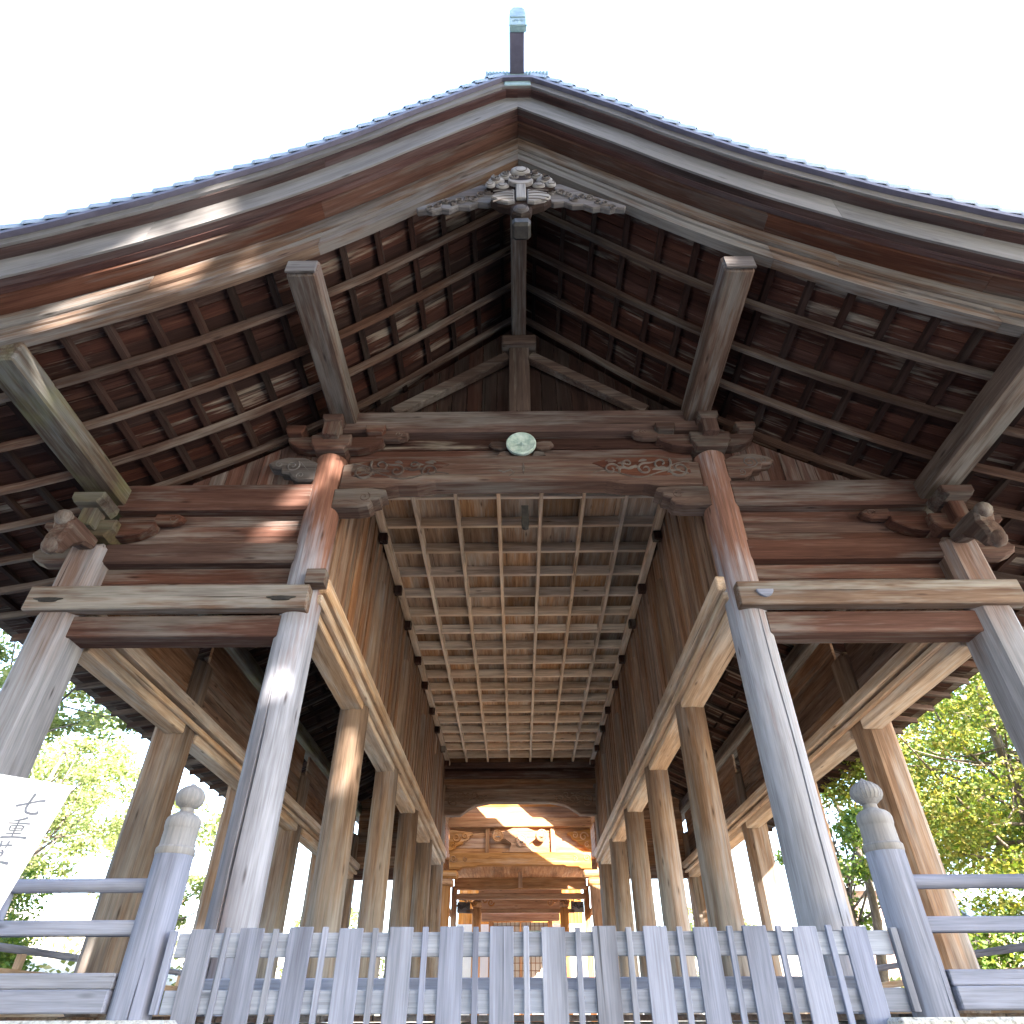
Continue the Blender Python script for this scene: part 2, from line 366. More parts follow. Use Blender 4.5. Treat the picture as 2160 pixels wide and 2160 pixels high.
def ribbon_mesh(name, paths, closed_end=True):
    """half-round raised strokes on a vertical face looking to -Y; each path: list of (x, z, halfwidth, height)"""
    V, F, wc = [], [], []
    for path in paths:
        p = np.array(path, float); m = len(p)
        d = np.gradient(p[:, :2], axis=0); d /= np.linalg.norm(d, axis=1)[:, None]+1e-9
        nrm = np.stack([-d[:, 1], d[:, 0]], 1); base = len(V)
        for i in range(m):
            for a in (-1, -0.72, 0, 0.72, 1):
                q = p[i, :2]+nrm[i]*a*p[i, 2]
                y = -p[i, 3]*(1-abs(a)**2.2)
                V.append((q[0], y+0.004, q[1])); wc.append((q[0], y, q[1]))
        for i in range(m-1):
            for k in range(4):
                a = base+i*5+k; F.append([a, a+5, a+6, a+1])
    return make_mesh(name, V, F, wc, True)

def spiral(cx, cz, r, turns, a0, w, h, sgn=1, tail=None, n=26):
    pts = []
    for i in range(n):
        t = i/(n-1); rr = r*(1-0.86*t); a = a0+sgn*turns*2*math.pi*t
        pts.append((cx+rr*math.cos(a), cz+rr*math.sin(a), w*(1-0.45*t), h))
    if tail is not None:
        x0, z0 = pts[0][:2]; x1, z1 = tail
        pre = []
        for i in range(9):
            t = i/9
            tx = -math.sin(a0)*sgn; tz = math.cos(a0)*sgn
            bx = x0-tx*0.5*math.dist((x0, z0), (x1, z1)); bz = z0-tz*0.5*math.dist((x0, z0), (x1, z1))
            pre.append(((1-t)**2*x1+2*t*(1-t)*bx+t*t*x0, (1-t)**2*z1+2*t*(1-t)*bz+t*t*z0, w*(0.25+0.75*t), h*(0.5+0.5*t)))
        pts = pre+pts
    return pts

# roof line: height of the barge-board foot over |x|
BX = np.array([0, 0.5, 0.94, 1.6, 2.25, 2.85, 3.45, 3.9, 4.4, 5.0, 5.6, 6.3, 7.0, 7.6])
BZ = np.array([8.28, 7.82, 7.41, 6.80, 6.27, 5.85, 5.47, 5.22, 4.96, 4.70, 4.50, 4.33, 4.21, 4.16])
def _pchip():
    h = np.diff(BX); dl = np.diff(BZ)/h; m = np.zeros(len(BX)); m[0] = dl[0]; m[-1] = dl[-1]
    for i in range(1, len(BX)-1):
        w1 = 2*h[i]+h[i-1]; w2 = h[i]+2*h[i-1]; m[i] = (w1+w2)/(w1/dl[i-1]+w2/dl[i])
    return m
BM = _pchip()
def B(x):
    x = min(abs(x), BX[-1]-1e-6); i = int(np.searchsorted(BX, x, 'right')-1); h = BX[i+1]-BX[i]; t = (x-BX[i])/h
    z = (1+2*t)*(1-t)**2*BZ[i]+t*(1-t)**2*h*BM[i]+t*t*(3-2*t)*BZ[i+1]+t*t*(t-1)*h*BM[i+1]
    return z
def Bn(x, nrm):
    e = 0.03; s = (B(abs(x)+e)-B(max(abs(x)-e, 0)))/(e+min(abs(x), e))
    return B(x)+nrm*math.sqrt(1+s*s)

def sweep(name, prof, x0, x1, mat, parent, n=26, flat=0.0, label=None, waves=None):
    """sweeps a (y, n) outline along the roof line from x0 to x1"""
    xs = np.linspace(x0, x1, n); V, wc, F = [], [], []; k = len(prof); s = 0; px = None
    for x in xs:
        xe = math.copysign(max(abs(x), flat), x if x else 1)
        z0 = B(xe)
        if px is not None: s += math.hypot(x-px[0], z0-px[1])
        px = (x, z0)
        for (y, nn) in prof:
            V.append((x, y, Bn(xe, nn))); wc.append((s, y, nn))
    m = len(xs)
    for i in range(m-1):
        for j in range(k):
            q = [i*k+j, i*k+(j+1) % k, (i+1)*k+(j+1) % k, (i+1)*k+j]
            F.append(q)
    F.append(list(range(k))[::-1]); F.append([(m-1)*k+j for j in range(k)])
    me = make_mesh(name, V, F, wc)
    fix_normals(me)
    return link(name, me, mat, parent, (0, 0, 0), None, label)

def fix_normals(me):
    import bmesh
    bm = bmesh.new(); bm.from_mesh(me); bmesh.ops.recalc_face_normals(bm, faces=bm.faces[:]); bm.to_mesh(me); bm.free()

def rect(y0, y1, n0, n1): return [(y0, n0), (y1, n0), (y1, n1), (y0, n1)]

ROWS = [6.0, 8.82, 11.62, 14.42, 17.2, 20.0]

# ------------------------------------------------------------------ the setting: terrain, platform, steps
def grid_mesh(name, xs, ys, fz):
    V = [(x, y, fz(x, y)) for y in ys for x in xs]; nx = len(xs)
    F = [[j*nx+i, j*nx+i+1, (j+1)*nx+i+1, (j+1)*nx+i] for j in range(len(ys)-1) for i in range(nx-1)]
    return make_mesh(name, V, F, None, True)
def sstep(a, b, x): t = min(1, max(0, (x-a)/(b-a))); return t*t*(3-2*t)
def terrain(x, y):
    z = -1.6
    side = sstep(7.5, 14, abs(x))
    z += 1.0*sstep(5.6, 6.6, abs(x))*sstep(3, 8, y)
    z += (3.0 if x < 0 else 1.6)*side*sstep(6, 26, y)
    z += (6.0 if x < 0 else 4.5)*sstep(16, 60, abs(x))*sstep(0, 40, y)
    z += 5.5*sstep(36, 120, y)
    z += 0.10*math.sin(x*0.7+y*0.31)+0.07*math.sin(x*0.23-y*0.9)
    return z
gx = np.concatenate([np.linspace(-400, -40, 10), np.linspace(-36, 36, 73), np.linspace(40, 400, 10)])
gy = np.concatenate([np.linspace(-300, -24, 8), np.linspace(-20, 60, 81), np.linspace(70, 500, 12)])
g = link('ground', grid_mesh('ground', gx, gy, terrain), 'hill'); tag(g, 'pale dry sloping ground around the shrine', None, None, 'structure')
fc = link('forecourt', grid_mesh('forecourt', np.linspace(-9, 9, 25), np.linspace(-14, 3.6, 25), lambda x, y: -1.49+0.02*math.sin(x*1.3)*math.sin(y)), 'gravel')
tag(fc, 'pale gravel forecourt below the steps', None, None, 'structure')

FL = 0.03     # floor level of the hall, a hand above the lens
plat = bpy.data.objects.new('stone_platform', None); COL.objects.link(plat); plat.location = (0, 6, -1.6); WORLD_LOC[plat.name] = Vector((0, 6, -1.6))
tag(plat, 'granite plinth of large blocks under the wooden hall', None, None, 'structure')
for sgn in (-1, 1):
    edges = [1.98, 3.35, 4.8, 6.25]
    for a, b in zip(edges[:-1], edges[1:]):
        for k, (z0, z1) in enumerate(((-1.62, -0.98), (-0.97, -0.42), (-0.41, 0.012))):
            j = random.uniform(-0.012, 0.012)
            x = sorted((sgn*(a+0.006), sgn*(b-0.006)))
            box('stone', x, (4.52+j, 5.15), (z0, z1), 'stone', plat, c=0.018)
    for a in np.arange(5.16, 21.4, 1.62):
        for (z0, z1) in ((-1.62, -0.80), (-0.79, 0.012)):
            x = sorted((sgn*5.7, sgn*6.25)); box('stone', x, (a+0.006, a+1.61), (z0, z1), 'stone', plat, c=0.018)
    box('stone', sorted((sgn*1.98, sgn*2.4)), (2.0, 4.51), (-1.62, -1.05), 'stone', plat, c=0.02)
box('paving', (-5.69, 5.69), (5.16, 21.3), (-1.5, FL-0.035), 'stone', plat)
steps = bpy.data.objects.new('stone_steps', None); COL.objects.link(steps); steps.location = (0, 3, -1.6); WORLD_LOC[steps.name] = Vector((0, 3, -1.6))
tag(steps, 'granite steps rising to the fenced entrance', None, None, 'structure')
for k in range(8):
    zt = -0.17*(k+1); yb = 5.15-0.30*(k+1)
    for i, (a, b) in enumerate(((-1.97, -0.66), (-0.65, 0.66), (0.67, 1.97))):
        box('stone', (a, b), (yb, yb+0.36 if k else 5.15), (zt-0.168, zt), 'stone', steps, c=0.012)

# ------------------------------------------------------------------ the hall
hall = empty('shrine_hall', (0, 6, FL), 'open wooden shrine hall with curved gable roof, tall pillars and coffered ceiling', 'shrine hall')
ARMX = 2.3; OUTX = 4.7
W['floor'] = wood('pale_bounce_floor_boards', (0.42, 0.33, 0.24), (0.60, 0.49, 0.37), (0.74, 0.63, 0.50), (0.66, 0.62, 0.57), 0.2, 0.6, 0.08, k=1.05, sat=1.0)  # unseen boards kept very pale to bounce light into the nave
for k in range(36):
    x0 = -5.6+k*0.311
    box('floor_board', (x0+0.003, x0+0.308), (6.25, 20.6), (FL-0.03, FL), 'floor', hall, grain=1, c=0.003)
    box('veranda_board', (x0+0.003, x0+0.308), (4.9, 6.245), (FL-0.03, FL), 'rail', hall, grain=1, c=0.003)

def pillar_prof(r, z0, z1):
    zs = np.linspace(z0, z1, 40); return [(r*(1.0-0.03*((z-z0)/(z1-z0))), z) for z in zs[:-2]]+[(r*0.965, zs[-2]), (r*0.95, z1-0.03), (r*0.80, z1)]
inner_mesh = lathe_mesh('pillar', pillar_prof(0.2, FL, 5.44), 30, None, 0.012)
me_l = lathe_mesh('pillar', pillar_prof(0.2, FL, 5.44), 36, (-1.75, 0.1, 2.6, 0.014, 0.05), 0.015)
me_r = lathe_mesh('pillar', pillar_prof(0.2, FL, 5.44), 36, (-1.30, 0.2, 3.3, 0.008, 0.04), 0.015)
for i, y in enumerate(ROWS):
    for sgn in (-1, 1):
        if i == 0: link('pillar', me_l if sgn < 0 else me_r, 'pillar', hall, (sgn*ARMX, y, 0), label='silvered round front pillar with a long crack')
        else: link('pillar', inner_mesh, 'pillar_in', hall, (sgn*ARMX, y, 0), (0, 0, random.uniform(0, 6)))
V, F, wc = cbox(0.43, 0.43, 4.12, 0.085, 2)
outer_front = make_mesh('pillar', V, F, wc+np.array([2.09, 0, 0])); outer_in = make_mesh('pillar', V, F, wc+np.array([2.09, 0, 0]))
for i, y in enumerate(ROWS):
    for sgn in (-1, 1):
        link('square_pillar', outer_front if i == 0 else outer_in, 'pillar_sq' if i == 0 else 'pillar_in', hall, (sgn*OUTX, y, FL+2.06))

# --- front side bays: beams and boards between round and square pillars
for sgn in (-1, 1):
    X = lambda a, b: tuple(sorted((sgn*a, sgn*b)))
    nb = box('head_rail', X(2.16, 5.0), (5.72, 5.86), (3.255, 3.525), 'rail', hall, c=0.012, label='long weathered rail across the front pillars')
    box('lower_beam', X(2.42, 4.52), (5.84, 6.10), (3.005, 3.24), 'red', hall, c=0.012)
    for z0, z1 in ((3.535, 3.70), (3.705, 3.885)):
        box('board', X(2.4, 4.55), (5.985, 6.03), (z0, z1), 'red', hall, c=0.004)
    box('middle_beam', X(2.4, 4.55), (5.86, 6.08), (3.89, 4.145), 'red', hall, c=0.02)
    for z0, z1 in ((4.15, 4.305), (4.308, 4.455), (4.458, 4.60)):
        box('board', X(2.4, 4.62), (5.985, 6.03), (z0, z1), 'red', hall, c=0.004)
    box('upper_beam', X(2.4, 4.62), (5.84, 6.10), (4.605, 4.975), 'red', hall, c=0.03)
    # upright boards up to the roof
    xs = np.arange(2.40, 4.66, 0.19)
    for a in xs:
        b = min(a+0.184, 4.72)
        za, zb = B(a)-0.12, B(b)-0.12
        if zb < 5.02: continue
        yo = 6.0+random.uniform(-0.006, 0.006)
        plate('gable_board', [(sgn*a, 4.978), (sgn*b, 4.978), (sgn*b, zb), (sgn*a, za)], 0.03, 'red', hall, (0, yo, 0), 0.003, grain=1)
    # iron cloud plates / wooden peg cover on the head rail
    if sgn < 0:
        for xc in (-4.76, -2.42):
            cl = [(xc+0.13*math.cos(t)*(1+0.16*math.cos(6*t)), 3.37+0.026*math.sin(t)+0.022*math.cos(2*t)*0.5-0.012*abs(math.cos(t))) for t in np.linspace(0, 2*math.pi, 28, endpoint=False)]
            plate('nail_cover', cl, 0.02, 'iron', nb, (0, 5.712, 0), 0.004)
        box('rail_end_block', (-2.22, -2.02), (5.70, 5.85), (3.53, 3.70), 'purlin', hall, c=0.006)
    else:
        cl = [(2.42+0.085*math.cos(t), 3.415+0.085*math.sin(t)) for t in np.linspace(math.pi, 2*math.pi, 14)]
        plate('peg_cover', cl, 0.03, 'grey', nb, (0, 5.708, 0), 0.006)

# --- gable wall over the nave
box('tie_beam', (-2.28, 2.28), (5.82, 6.10), (5.785, 6.145), 'red', hall, c=0.03)
box('frieze_board', (-2.1, 2.1), (5.99, 6.03), (5.40, 5.60), 'red', hall, c=0.003)
box('frieze_board', (-2.1, 2.1), (5.97, 6.01), (5.603, 5.78), 'roof', hall, c=0.003)
for a in np.arange(-2.3, 2.29, 0.2):
    b = a+0.194; z = lambda x: B(x)-0.1
    pts = [(a, 6.148), (b, 6.148), (b, z(b)), (a, z(a))] if a*b > 0 else [(a, 6.148), (b, 6.148), (b, z(b)), (0, z(0)), (a, z(a))]
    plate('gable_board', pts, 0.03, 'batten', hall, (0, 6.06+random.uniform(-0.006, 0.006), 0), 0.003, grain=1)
box('king_post', (-0.14, 0.14), (5.84, 6.03), (6.148, 7.42), 'rafter', hall, c=0.012)
box('king_post_cap', (-0.24, 0.24), (5.76, 6.04), (7.425, 7.60), 'rafter', hall, c=0.02)
for sgn in (-1, 1):
    p0 = np.array([0.15, 7.30]); p1 = np.array([1.62, 6.20]); d = (p1-p0)/np.linalg.norm(p1-p0); nn = np.array([-d[1], d[0]])*0.075
    q = [p0-nn, p1-nn, p1+nn, p0+nn]
    plate('brace', [(sgn*a, b) for a, b in q], 0.12, 'rafter', hall, (0, 5.93, 0), 0.01)

# --- arched beam over the entrance with relief carving
ab = [(-2.12, 4.92), (-1.62, 4.92), (-1.44, 4.955), (-1.22, 4.955), (-1.0, 5.0), (1.0, 5.0), (1.22, 4.955), (1.44, 4.955), (1.62, 4.92), (2.12, 4.92), (2.12, 5.27), (1.9, 5.33), (1.65, 5.405), (-1.65, 5.405), (-1.9, 5.33), (-2.12, 5.27)]
arch = plate('rainbow_beam', ab, 0.26, 'carve_brown', hall, (0, 5.99, 0), 0.02, label='carved arched beam over the entrance')
def vine(sgn, x0, zc, L, h, w=0.014, hh=0.022):
    P = []
    rnd = random.Random(int(100*x0)+3)
    k = int(L/0.2)
    for i in range(k):
        cx = x0+0.1+0.2*i; up = 1 if i % 2 else -1
        r = h*(0.40+0.12*rnd.random())*(1-0.35*i/k)
        P.append(spiral(cx, zc+up*h*0.16, r, 1.25, rnd.uniform(0, 6), w, hh, up, (cx-0.16, zc-up*h*0.3)))
        for _ in range(2):
            a = rnd.uniform(-0.5, 0.5); lx = cx+rnd.uniform(-0.08, 0.1); lz = zc+rnd.uniform(-0.35, 0.35)*h
            P.append([(lx+0.11*t*math.cos(a), lz+0.11*t*math.sin(a)*0.7+0.02*math.sin(3*t), w*1.5*math.sin(math.pi*(0.08+0.9*t)), hh*0.8) for t in np.linspace(0, 1, 7)])
    P.append([(x0+L*t, zc-h*0.42+0.05*math.sin(9*t), w*0.9*(1-0.7*t), hh*0.7) for t in np.linspace(0, 1, 24)])
    if sgn < 0: P = [[(-a, b, c, d) for a, b, c, d in q] for q in P]
    return P
for sgn in (-1, 1):
    gnd = [(2.0, 5.10), (1.7, 5.06), (1.35, 5.06), (1.1, 5.12), (0.85, 5.26), (1.05, 5.33), (1.6, 5.35), (1.85, 5.30), (2.0, 5.24)]
    plate('carving_ground', [(sgn*a, b) for a, b in gnd], 0.012, 'bracket', arch, (0, 5.859, 0), 0.003)
    P = [[(sgn*(2.02-abs(a)), b, c, d) for a, b, c, d in q] for q in vine(1, 0.05, 5.20, 1.12, 0.27, 0.019, 0.034)]
    link('relief_carving', ribbon_mesh('relief_carving', P), 'carve_brown', arch, (0, 5.86, 0))
cp = [[(-0.26, 5.16, .012, .014), (-0.2, 5.13, .016, .016), (-0.12, 5.17, .014, .016), (-0.08, 5.12, .012, .014), (-0.14, 5.07, .008, .01)], [(0.03, 5.28, .005, .01), (0.035, 5.2, .018, .02), (0.03, 5.1, .006, .01)], [(-0.12, 5.03, .008, .012), (0, 5.015, .011, .014), (0.16, 5.03, .006, .01)]]
link('relief_carving', ribbon_mesh('relief_carving', cp), 'carve_brown', arch, (0, 5.86, 0))
for sgn in (-1, 1):
    o = [(2.16, 4.62), (1.86, 4.62), (1.75, 4.64), (1.70, 4.69), (1.72, 4.72), (1.63, 4.75), (1.62, 4.80), (1.55, 4.83), (1.57, 4.88), (1.8, 4.912), (2.16, 4.89)]
    arm = plate('bracket_arm', [(sgn*a, b) for a, b in o], 0.24, 'carve_brown', hall, (0, 5.97, 0), 0.015)
    P = [spiral(sgn*1.80, 4.77, 0.07, 1.3, 1.0, 0.010, 0.014, sgn), [(sgn*(2.1-0.3*t), 4.69+0.02*math.sin(5*t), 0.008, 0.01) for t in np.linspace(0, 1, 8)]]
    link('relief_carving', ribbon_mesh('relief_carving', P), 'carve_brown', arm, (0, 5.853, 0))
    # nosing on the outer side of the pillar
    o = [(2.42, 5.02), (2.62, 5.02), (2.70, 5.07), (2.74, 5.13), (2.84, 5.15), (2.86, 5.21), (2.97, 5.23), (3.02, 5.29), (2.95, 5.36), (2.80, 5.40), (2.60, 5.39), (2.42, 5.30)]
    ns = plate('beam_nosing', [(sgn*a, b) for a, b in o], 0.16, 'carve_brown' if sgn > 0 else 'carve', hall, (0, 5.93, 0), 0.02)
    P = [spiral(sgn*2.72, 5.25, 0.085, 1.4, 0.5, 0.012, 0.018, sgn, (sgn*2.5, 5.15)), spiral(sgn*2.88, 5.28, 0.05, 1.2, 2, 0.009, 0.014, -sgn), spiral(sgn*2.60, 5.10, 0.05, 1.2, 4, 0.009, 0.014, sgn)]
    link('relief_carving', ribbon_mesh('relief_carving', P), 'carve', ns, (0, 5.852, 0))

# --- bracket sets on the front pillars
def bearing_block(x, y, z, w, h, mat):
    t = w/2; q = t*0.72
    o = [(-q, 0), (q, 0), (t*0.92, h*0.33), (t, h*0.42), (t, h), (-t, h), (-t, h*0.42), (-t*0.92, h*0.33)]
    return plate('bearing_block', o, w, mat, hall, (x, y, z), 0.012)
def bracket_arm(x0, x1, y, z, mat):
    s = 1 if x1 > x0 else -1; L = abs(x1-x0)
    o = [(0, 0), (L*0.5, 0), (L*0.74, 0.03), (L*0.9, 0.085), (L, 0.14), (L, 0.2), (0, 0.2)]
    return plate('bracket_arm', [(s*a, b) for a, b in o], 0.15, mat, hall, (x0, y, z), 0.012)
for sgn in (-1, 1):
    x = sgn*ARMX
    bearing_block(x, 6.0, 5.44, 0.48, 0.24, 'bracket')
    box('bracket_post', (x-0.095, x+0.095), (5.66, 5.86), (5.60, 5.84), 'bracket', hall, c=0.012)
    bearing_block(x, 5.76, 5.80, 0.24, 0.12, 'bracket')
    bracket_arm(x, x-sgn*0.62, 5.90, 5.50, 'bracket'); bracket_arm(x, x+sgn*0.55, 5.90, 5.50, 'bracket')
    bearing_block(x-sgn*0.52, 5.86, 5.695, 0.24, 0.13, 'bracket'); bearing_block(x+sgn*0.46, 5.86, 5.695, 0.24, 0.13, 'bracket')
    o = [(0.52, 5.66), (0.80, 5.66), (0.90, 5.70), (0.92, 5.76), (0.84, 5.80), (0.52, 5.80)]
    cl = plate('cloud_nosing', [(x-sgn*a, b) for a, b in o], 0.12, 'carve_brown', hall, (0, 5.88, 0), 0.02)
    link('relief_carving', ribbon_mesh('relief_carving', [spiral(x-sgn*0.8, 5.735, 0.045, 1.3, 0, 0.009, 0.014, sgn)]), 'carve_brown', cl, (0, 5.822, 0))
    # square pillar
    m = 'bracket_moss' if sgn < 0 else 'bracket'; x = sgn*OUTX
    bearing_block(x, 5.98, 4.152, 0.52, 0.22, m)
    bracket_arm(x, x-sgn*0.62, 5.90, 4.22, 'bracket'); bracket_arm(x, x+sgn*0.60, 5.90, 4.22, 'bracket')
    box('bracket_post', (x-0.085, x+0.085), (5.60, 5.78), (4.22, 4.56), m, hall, c=0.012)
    bearing_block(x, 5.66, 4.44, 0.34, 0.14, m)
    o = [(0.58, 4.41), (0.80, 4.41), (0.89, 4.45), (0.91, 4.50), (0.83, 4.545), (0.58, 4.545)]
    cl = plate('cloud_nosing', [(x-sgn*a, b) for a, b in o], 0.10, 'bracket', hall, (0, 5.90, 0), 0.02)
    link('relief_carving', ribbon_mesh('relief_carving', [spiral(x-sgn*0.80, 4.478, 0.05, 1.4, 0, 0.009, 0.016, sgn)]), 'bracket', cl, (0, 5.852, 0))
    # carved nosings towards the forecourt and outwards: a curled trunk shape
    o = [(5.80, 4.02), (5.62, 3.97), (5.50, 3.86), (5.44, 3.73), (5.36, 3.68), (5.29, 3.74), (5.29, 3.86), (5.33, 3.98), (5.30, 4.07), (5.36, 4.14), (5.52, 4.16), (5.80, 4.15)]
    nz = plate('carved_nosing', o, 0.20, 'carve_brown', hall, (x-sgn*0.02, 0, 0), 0.035, plane='yz', label='curled carved nosing on the corner pillar')
    lob = lathe_mesh('nosing_knob', [(0.0, -0.085), (0.05, -0.072), (0.078, -0.04), (0.088, 0), (0.078, 0.04), (0.05, 0.072), (0.0, 0.085)], 18)
    link('nosing_knob', lob, 'carve_brown', nz, (x-sgn*0.02, 5.32, 4.09))
    link('nosing_knob', lob, 'carve_brown', nz, (x-sgn*0.02, 5.335, 3.75))
    o = [(0.20, 3.93), (0.48, 3.93), (0.60, 3.98), (0.64, 4.05), (0.58, 4.13), (0.20, 4.14)]
    plate('carved_nosing', [(x+sgn*a, b) for a, b in o], 0.17, 'bracket', hall, (0, 5.98, 0), 0.025)

# --- medallion on the frieze
med = link('medallion', lathe_mesh('medallion', [(0.0, 0.0), (0.172, 0.0), (0.182, 0.02), (0.182, 0.05), (0.165, 0.062), (0.150, 0.050), (0.0, 0.050)], 40), 'bronze', hall, (0.01, 5.88, 5.575), (math.radians(90), 0, 0), 'round pale green bronze medallion with raised mark')
mk = [[(-0.07, 0.08, .009, .012), (0, 0.085, .010, .014), (0.07, 0.08, .009, .012)], [(-0.085, 0.015, .009, .012), (0, 0.022, .010, .014), (0.085, 0.012, .009, .012)], [(0, 0.12, .009, .012), (0.004, 0.03, .010, .014), (0, -0.12, .008, .012)], [(0, 0.02, .009, .012), (-0.04, -0.05, .009, .012), (-0.085, -0.085, .005, .01)], [(0, 0.02, .009, .012), (0.04, -0.05, .009, .012), (0.085, -0.085, .005, .01)], [(-0.045, -0.06, .008, .012), (0.045, -0.06, .008, .012)]]
link('raised_mark', ribbon_mesh('raised_mark', mk), 'bronze', med, (0.01, 5.828, 5.575))
for sgn in (-1, 1):
    o = [(0.16, 5.55), (0.24, 5.53), (0.34, 5.55), (0.40, 5.60), (0.37, 5.66), (0.28, 5.67), (0.16, 5.64)]
    fr = plate('frog_leg_strut', [(sgn*a, b) for a, b in o], 0.07, 'carve_brown', hall, (0.01, 5.92, 0), 0.015)
    o = [(0.12, 5.40), (0.22, 5.41), (0.30, 5.44), (0.27, 5.50), (0.20, 5.52), (0.14, 5.49)]
    plate('frog_leg_strut', [(sgn*a, b) for a, b in o], 0.06, 'carve_brown', hall, (0.01, 5.93, 0), 0.015)
hb = [(-0.045, 4.70), (-0.035, 4.665), (0, 4.65), (0.035, 4.665), (0.045, 4.70), (0.045, 5.0), (-0.045, 5.0)]
plate('hanging_block', hb, 0.06, 'iron', hall, (0.05, 6.35, 0), 0.01)

# --- purlins
def purlin(x, z, w, h, mat, y0=3.74):
    return box('purlin', (x-w/2, x+w/2), (y0, 21.2), (z, z+h), mat, hall, grain=1, c=0.02)
purlin(0.0, 7.66, 0.20, 0.40, 'purlin', 3.82); 
for sgn in (-1, 1):
    box('purlin', (sgn*2.2-0.15, sgn*2.2+0.15), (3.74, 6.05), (5.92, 6.18), 'purlin', hall, grain=1, c=0.02)
    box('wall_plate', tuple(sorted((sgn*2.245, sgn*2.40))), (6.06, 21.2), (5.92, 6.18), 'purlin', hall, grain=1, c=0.02); purlin(sgn*4.68, 4.66, 0.34, 0.24, 'purlin_moss' if sgn < 0 else 'purlin')
    # planed nosing plate at the purlin ends
    x = sgn*2.2
    plate('purlin_end', [(x-0.15, 5.92), (x+0.15, 5.92), (x+0.15, 6.10), (x-0.15, 6.10)], 0.03, 'carve', hall, (0, 3.71, 0), 0.006)

# --- roof boards, battens and rafters (seen from below)
RAFT = [3.70+0.565*i for i in range(1, 31)]
for sgn in (-1, 1):
    px = [sgn*0.0, sgn*7.05]
    for y in RAFT:
        if y > 21.0: break
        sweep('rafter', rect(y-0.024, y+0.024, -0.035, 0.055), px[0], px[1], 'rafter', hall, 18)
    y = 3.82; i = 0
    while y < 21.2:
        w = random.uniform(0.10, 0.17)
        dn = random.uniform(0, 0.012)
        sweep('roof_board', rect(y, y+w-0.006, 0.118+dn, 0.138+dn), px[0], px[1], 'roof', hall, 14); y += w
    for x in np.arange(0.22, 6.9, 0.34):
        h = 0.024
        V, wc = [], []
        for yy in (3.82, 21.2):
            for dx, nn in ((-h, 0.06), (h, 0.06), (h, 0.114), (-h, 0.114)):
                xx = sgn*(x+dx); V.append((xx, yy, Bn(xx, nn))); wc.append((yy, dx, nn))
        me = make_mesh('roof_batten', V, [[0, 1, 5, 4], [1, 2, 6, 5], [2, 3, 7, 6], [3, 0, 4, 7], [3, 2, 1, 0], [4, 5, 6, 7]], wc); fix_normals(me)
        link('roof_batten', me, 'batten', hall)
    # roof deck and eave edge
    sweep('roof_deck', rect(3.85, 21.4, 0.20, 0.74), 0.0, sgn*7.3, 'roof', hall, 20)
    eb = sweep('eave_board', rect(3.80, 21.3, 0.145, 0.198), sgn*6.86, sgn*7.2, 'rafter', hall, 3)

# --- barge boards and stepped verge
def lengths(name, prof, cuts, mat, sgn, n, flat=0.0, off=0.004, label=None):
    for a, b in zip(cuts[:-1], cuts[1:]):
        d = random.uniform(-off, off); dn = random.uniform(-off, off)*0.6
        sweep(name, [(y+d, q+dn) for y, q in prof], sgn*a, sgn*(b-0.003), mat, hall, n, flat, label)
for sgn in (-1, 1):
    c1 = (0.0, 2.55, 4.35, 7.2) if sgn > 0 else (0.0, 2.1, 4.9, 7.2); c2 = (0.0, 3.15, 7.2) if sgn > 0 else (0.0, 3.6, 7.2)
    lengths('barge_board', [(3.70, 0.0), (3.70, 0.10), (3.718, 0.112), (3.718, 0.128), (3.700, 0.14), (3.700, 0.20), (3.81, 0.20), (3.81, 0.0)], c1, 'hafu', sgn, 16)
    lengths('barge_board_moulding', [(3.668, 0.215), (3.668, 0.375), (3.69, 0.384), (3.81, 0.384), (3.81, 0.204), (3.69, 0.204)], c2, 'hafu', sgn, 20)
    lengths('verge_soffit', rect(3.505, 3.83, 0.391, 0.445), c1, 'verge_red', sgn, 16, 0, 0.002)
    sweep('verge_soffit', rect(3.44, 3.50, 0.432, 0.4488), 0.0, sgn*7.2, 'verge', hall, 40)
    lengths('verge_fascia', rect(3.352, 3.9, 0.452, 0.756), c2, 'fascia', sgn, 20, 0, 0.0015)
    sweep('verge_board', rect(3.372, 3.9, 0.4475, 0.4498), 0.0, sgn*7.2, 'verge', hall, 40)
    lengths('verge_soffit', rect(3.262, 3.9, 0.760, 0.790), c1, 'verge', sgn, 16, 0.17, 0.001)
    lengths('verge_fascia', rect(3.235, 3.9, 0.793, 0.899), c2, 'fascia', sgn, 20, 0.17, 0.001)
    sweep('verge_edge', rect(3.185, 3.9, 0.903, 0.952), 0.0, sgn*7.2, 'slate', hall, 40, flat=0.17)
